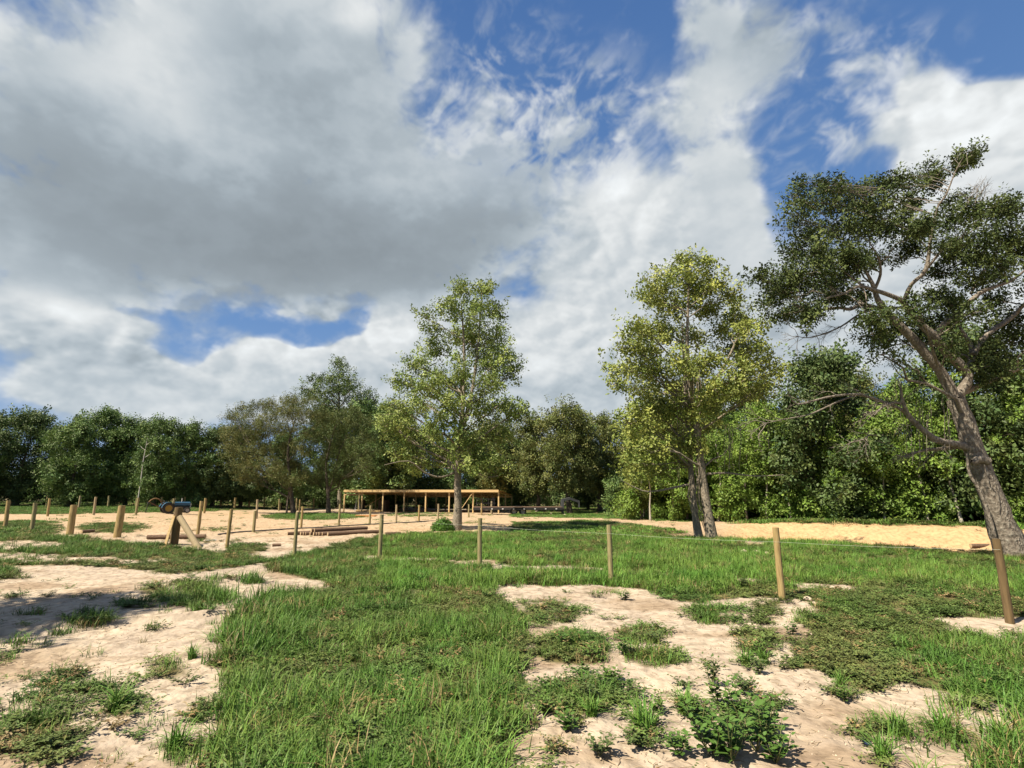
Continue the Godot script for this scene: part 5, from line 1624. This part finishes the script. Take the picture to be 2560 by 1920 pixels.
		lists[which][0].append(Transform3D(bs.scaled(Vector3.ONE * big), Vector3(xx, height(xx, -dd) + big * 0.02, -dd)))
		var tone := rng.randf()
		lists[which][1].append(Color(0.16, 0.115, 0.07).lerp(Color(0.42, 0.33, 0.22), tone) if which == 0 else Color(0.30, 0.24, 0.175).lerp(Color(0.48, 0.40, 0.30), tone))
	var lm2 := mat("strewn bits", Color.WHITE, 0.95)
	lm2.vertex_color_use_as_albedo = true
	var litter := thing("ground_litter", Vector3.ZERO, "dry straws roots and crumbs strewn over the bare sand", "litter")
	litter.set_meta("kind", "stuff")
	copies("straws", straw.commit(), lm2, lists[0][0], lists[0][1], litter)
	copies("crumbs", clod.commit(), lm2, lists[1][0], lists[1][1], litter)
	# the pale dead stem between the trees on the left
	var at2 := at_depth(343, 1262, 60.0)
	var snag := thing("dead_tree", on_ground(at2.x, at2.z), "thin pale dead trunk standing among the dark green trees", "tree")
	st = new_st()
	tube(st, [Vector3(0, -0.2, 0), Vector3(0.05, 2.5, 0), Vector3(0.1, 5.2, 0.1), Vector3(0.16, 7.6, 0)], [0.07, 0.06, 0.05, 0.02], 9, 0.1)
	part("trunk", st.commit(), M["bleached wood"], snag)
	st = new_st()
	for e in [[5.4, 0.7, 0.5], [6.2, -0.6, 0.5], [6.8, 0.5, 0.4]]:
		tube(st, [Vector3(0.15, e[0], 0), Vector3(0.15 + e[1] * 0.6, e[0] + e[2] * 0.5, 0.1), Vector3(0.15 + e[1], e[0] + e[2], 0.1)], [0.04, 0.03, 0.012], 6)
	part("limbs", st.commit(), M["bleached wood"], snag)

# ------------------------------------------------------------------ the scene
func _ready() -> void:
	var t0 := Time.get_ticks_msec()
	n_big.seed = 3
	n_big.frequency = 0.07
	n_big.fractal_octaves = 2
	n_mid.seed = 17
	n_mid.frequency = 0.32
	n_mid.fractal_octaves = 3
	n_fine.seed = 23
	n_fine.frequency = 1.4
	n_fine.fractal_octaves = 3
	var exposure := 2.3
	var cam := Camera3D.new()
	cam.name = "camera"
	cam.fov = rad_to_deg(2.0 * atan(CY / F))
	cam.far = 2000.0
	cam.near = 0.05
	cam.position = EYE
	cam.rotation.x = PITCH
	add_child(cam)
	cam.current = true
	var env := Environment.new()
	env.background_mode = Environment.BG_SKY
	var sm := PanoramaSkyMaterial.new()
	sm.panorama = ImageTexture.create_from_image(sky_image(exposure))
	var sky := Sky.new()
	sky.sky_material = sm
	env.sky = sky
	env.tonemap_mode = Environment.TONE_MAPPER_LINEAR
	env.tonemap_exposure = exposure
	env.sdfgi_enabled = true
	env.ssao_enabled = true
	env.ssil_enabled = true
	var we := WorldEnvironment.new()
	we.name = "environment"
	we.environment = env
	add_child(we)
	var sun := DirectionalLight3D.new()
	sun.name = "sun"
	sun.light_energy = 1.5
	sun.light_color = Color(1.0, 0.945, 0.85)
	sun.light_angular_distance = 0.6
	sun.shadow_enabled = true
	add_child(sun)
	sun.look_at_from_position(Vector3(-0.48, 0.81, 0.337) * 50.0, Vector3.ZERO)
	print("sky ", Time.get_ticks_msec() - t0)

	# materials
	grained("treated post", [srgb(0.13, 0.115, 0.05), srgb(0.28, 0.24, 0.115), srgb(0.40, 0.335, 0.18)], Vector3(5, 0.35, 5), 0.03, 0.8, 0.4, 2)
	grained("yellow post", [srgb(0.17, 0.115, 0.045), srgb(0.335, 0.245, 0.10), srgb(0.44, 0.335, 0.165)], Vector3(5, 0.35, 5), 0.03, 0.8, 0.4, 3)
	grained("weathered post", [srgb(0.22, 0.18, 0.11), srgb(0.34, 0.27, 0.16), srgb(0.40, 0.32, 0.20)], Vector3(5, 0.35, 5), 0.03, 0.85, 0.4, 4)
	grained("shaded brown post", [srgb(0.075, 0.05, 0.02), srgb(0.13, 0.086, 0.036), srgb(0.18, 0.12, 0.055)], Vector3(5, 0.35, 5), 0.03, 0.85, 0.4, 6)  # brown wood, darkened overall to stand in for shade on the rightmost post
	grained("new timber", [srgb(0.50, 0.33, 0.14), srgb(0.62, 0.44, 0.21), srgb(0.68, 0.52, 0.28)], Vector3(0.4, 2.5, 2.5), 0.03, 0.7, 0.0, 7)
	grained("roof ply", [srgb(0.40, 0.24, 0.10), srgb(0.50, 0.31, 0.14)], Vector3(1, 1, 1), 0.02, 0.8, 0.0, 8)
	grained("orange board", [srgb(0.40, 0.17, 0.05), srgb(0.52, 0.25, 0.08)], Vector3(1, 3, 3), 0.02, 0.7, 0.0, 8)
	grained("log bark", [srgb(0.06, 0.035, 0.022), srgb(0.13, 0.08, 0.05), srgb(0.19, 0.125, 0.08)], Vector3(1.5, 3, 1.5), 0.03, 0.9, 0.6, 9)
	grained("cut wood", [srgb(0.36, 0.26, 0.15), srgb(0.48, 0.37, 0.23)], Vector3(6, 6, 6), 0.02, 0.85, 0.0, 10)
	grained("pale bark", [srgb(0.13, 0.105, 0.075), srgb(0.25, 0.215, 0.165), srgb(0.36, 0.32, 0.26)], Vector3(1.6, 0.8, 1.6), 0.04, 0.9, 2.5, 11)
	grained("grey stem", [srgb(0.26, 0.235, 0.19), srgb(0.42, 0.39, 0.33), srgb(0.52, 0.49, 0.43)], Vector3(2, 0.8, 2), 0.04, 0.9, 0.0, 21)
	grained("dark bark", [srgb(0.045, 0.035, 0.025), srgb(0.095, 0.075, 0.055), srgb(0.16, 0.13, 0.10)], Vector3(1.5, 0.7, 1.5), 0.04, 0.9, 2.0, 12)
	grained("oak bark", [srgb(0.06, 0.046, 0.034), srgb(0.15, 0.124, 0.098), srgb(0.26, 0.23, 0.19), srgb(0.50, 0.48, 0.42)], Vector3(1.3, 0.7, 1.3), 0.035, 0.92, 4.0, 13)
	grained("bleached wood", [srgb(0.40, 0.38, 0.35), srgb(0.58, 0.56, 0.53)], Vector3(2, 0.6, 2), 0.03, 0.85, 0.0, 14)
	grained("pale stone", [srgb(0.42, 0.34, 0.25), srgb(0.60, 0.52, 0.42)], Vector3(6, 6, 6), 0.03, 0.95, 1.0, 15)
	leaf_mat("broad leaf", 0.6, 0.5)
	leaf_mat("leathery leaf", 0.30, 0.5).metallic_specular = 0.22
	for e in [["weed leaf a", srgb(0.075, 0.15, 0.028)], ["weed leaf b", srgb(0.10, 0.175, 0.035)], ["weed leaf c", srgb(0.085, 0.125, 0.04)]]:
		var m := leaf_mat(e[0], 0.32, 0.5)
		m.albedo_color = e[1]
	leaf_mat("clump blade", 0.35, 0.55).albedo_color = srgb(0.125, 0.24, 0.045)
	mat("weed stem", srgb(0.16, 0.17, 0.06), 0.8)
	mat("string", srgb(0.48, 0.52, 0.42), 0.7)
	mat("dark pipe", srgb(0.05, 0.052, 0.055), 0.5)
	grained("tractor blue", [srgb(0.012, 0.055, 0.12), srgb(0.025, 0.10, 0.19), srgb(0.05, 0.13, 0.21)], Vector3(3, 3, 3), 0.03, 0.5, 0.0, 16)
	grained("yellow rim", [srgb(0.24, 0.15, 0.02), srgb(0.36, 0.23, 0.04)], Vector3(4, 4, 4), 0.03, 0.7, 0.0, 17)
	mat("pale rim", srgb(0.34, 0.32, 0.28), 0.6)
	grained("rubber", [srgb(0.014, 0.014, 0.014), srgb(0.04, 0.036, 0.03)], Vector3(4, 4, 4), 0.03, 0.85, 0.0, 18)
	mat("dark iron", srgb(0.018, 0.017, 0.017), 0.6)
	grained("rusty iron", [srgb(0.10, 0.05, 0.02), srgb(0.28, 0.16, 0.06)], Vector3(5, 5, 5), 0.03, 0.8, 0.0, 19)
	mat("pale metal", srgb(0.55, 0.55, 0.54), 0.45)
	mat("grey paint", srgb(0.05, 0.055, 0.06), 0.6)
	mat("blue plastic", srgb(0.02, 0.028, 0.075), 0.4)
	grained("grey cloth", [srgb(0.14, 0.17, 0.24), srgb(0.34, 0.37, 0.44)], Vector3(6, 6, 6), 0.03, 0.9, 0.0, 20)
	mat("pale leaf", srgb(0.52, 0.52, 0.30), 0.7)

	paint_cover()
	build_ground()
	print("ground ", Time.get_ticks_msec() - t0)
	build_hero_trees()
	print("hero trees ", Time.get_ticks_msec() - t0)
	build_woods()
	print("woods ", Time.get_ticks_msec() - t0)
	build_shed()
	build_fences()
	build_logs()
	build_tractor()
	build_trailer()
	print("timber ", Time.get_ticks_msec() - t0)
	build_grass()
	build_small_things()
	print("done ", Time.get_ticks_msec() - t0)
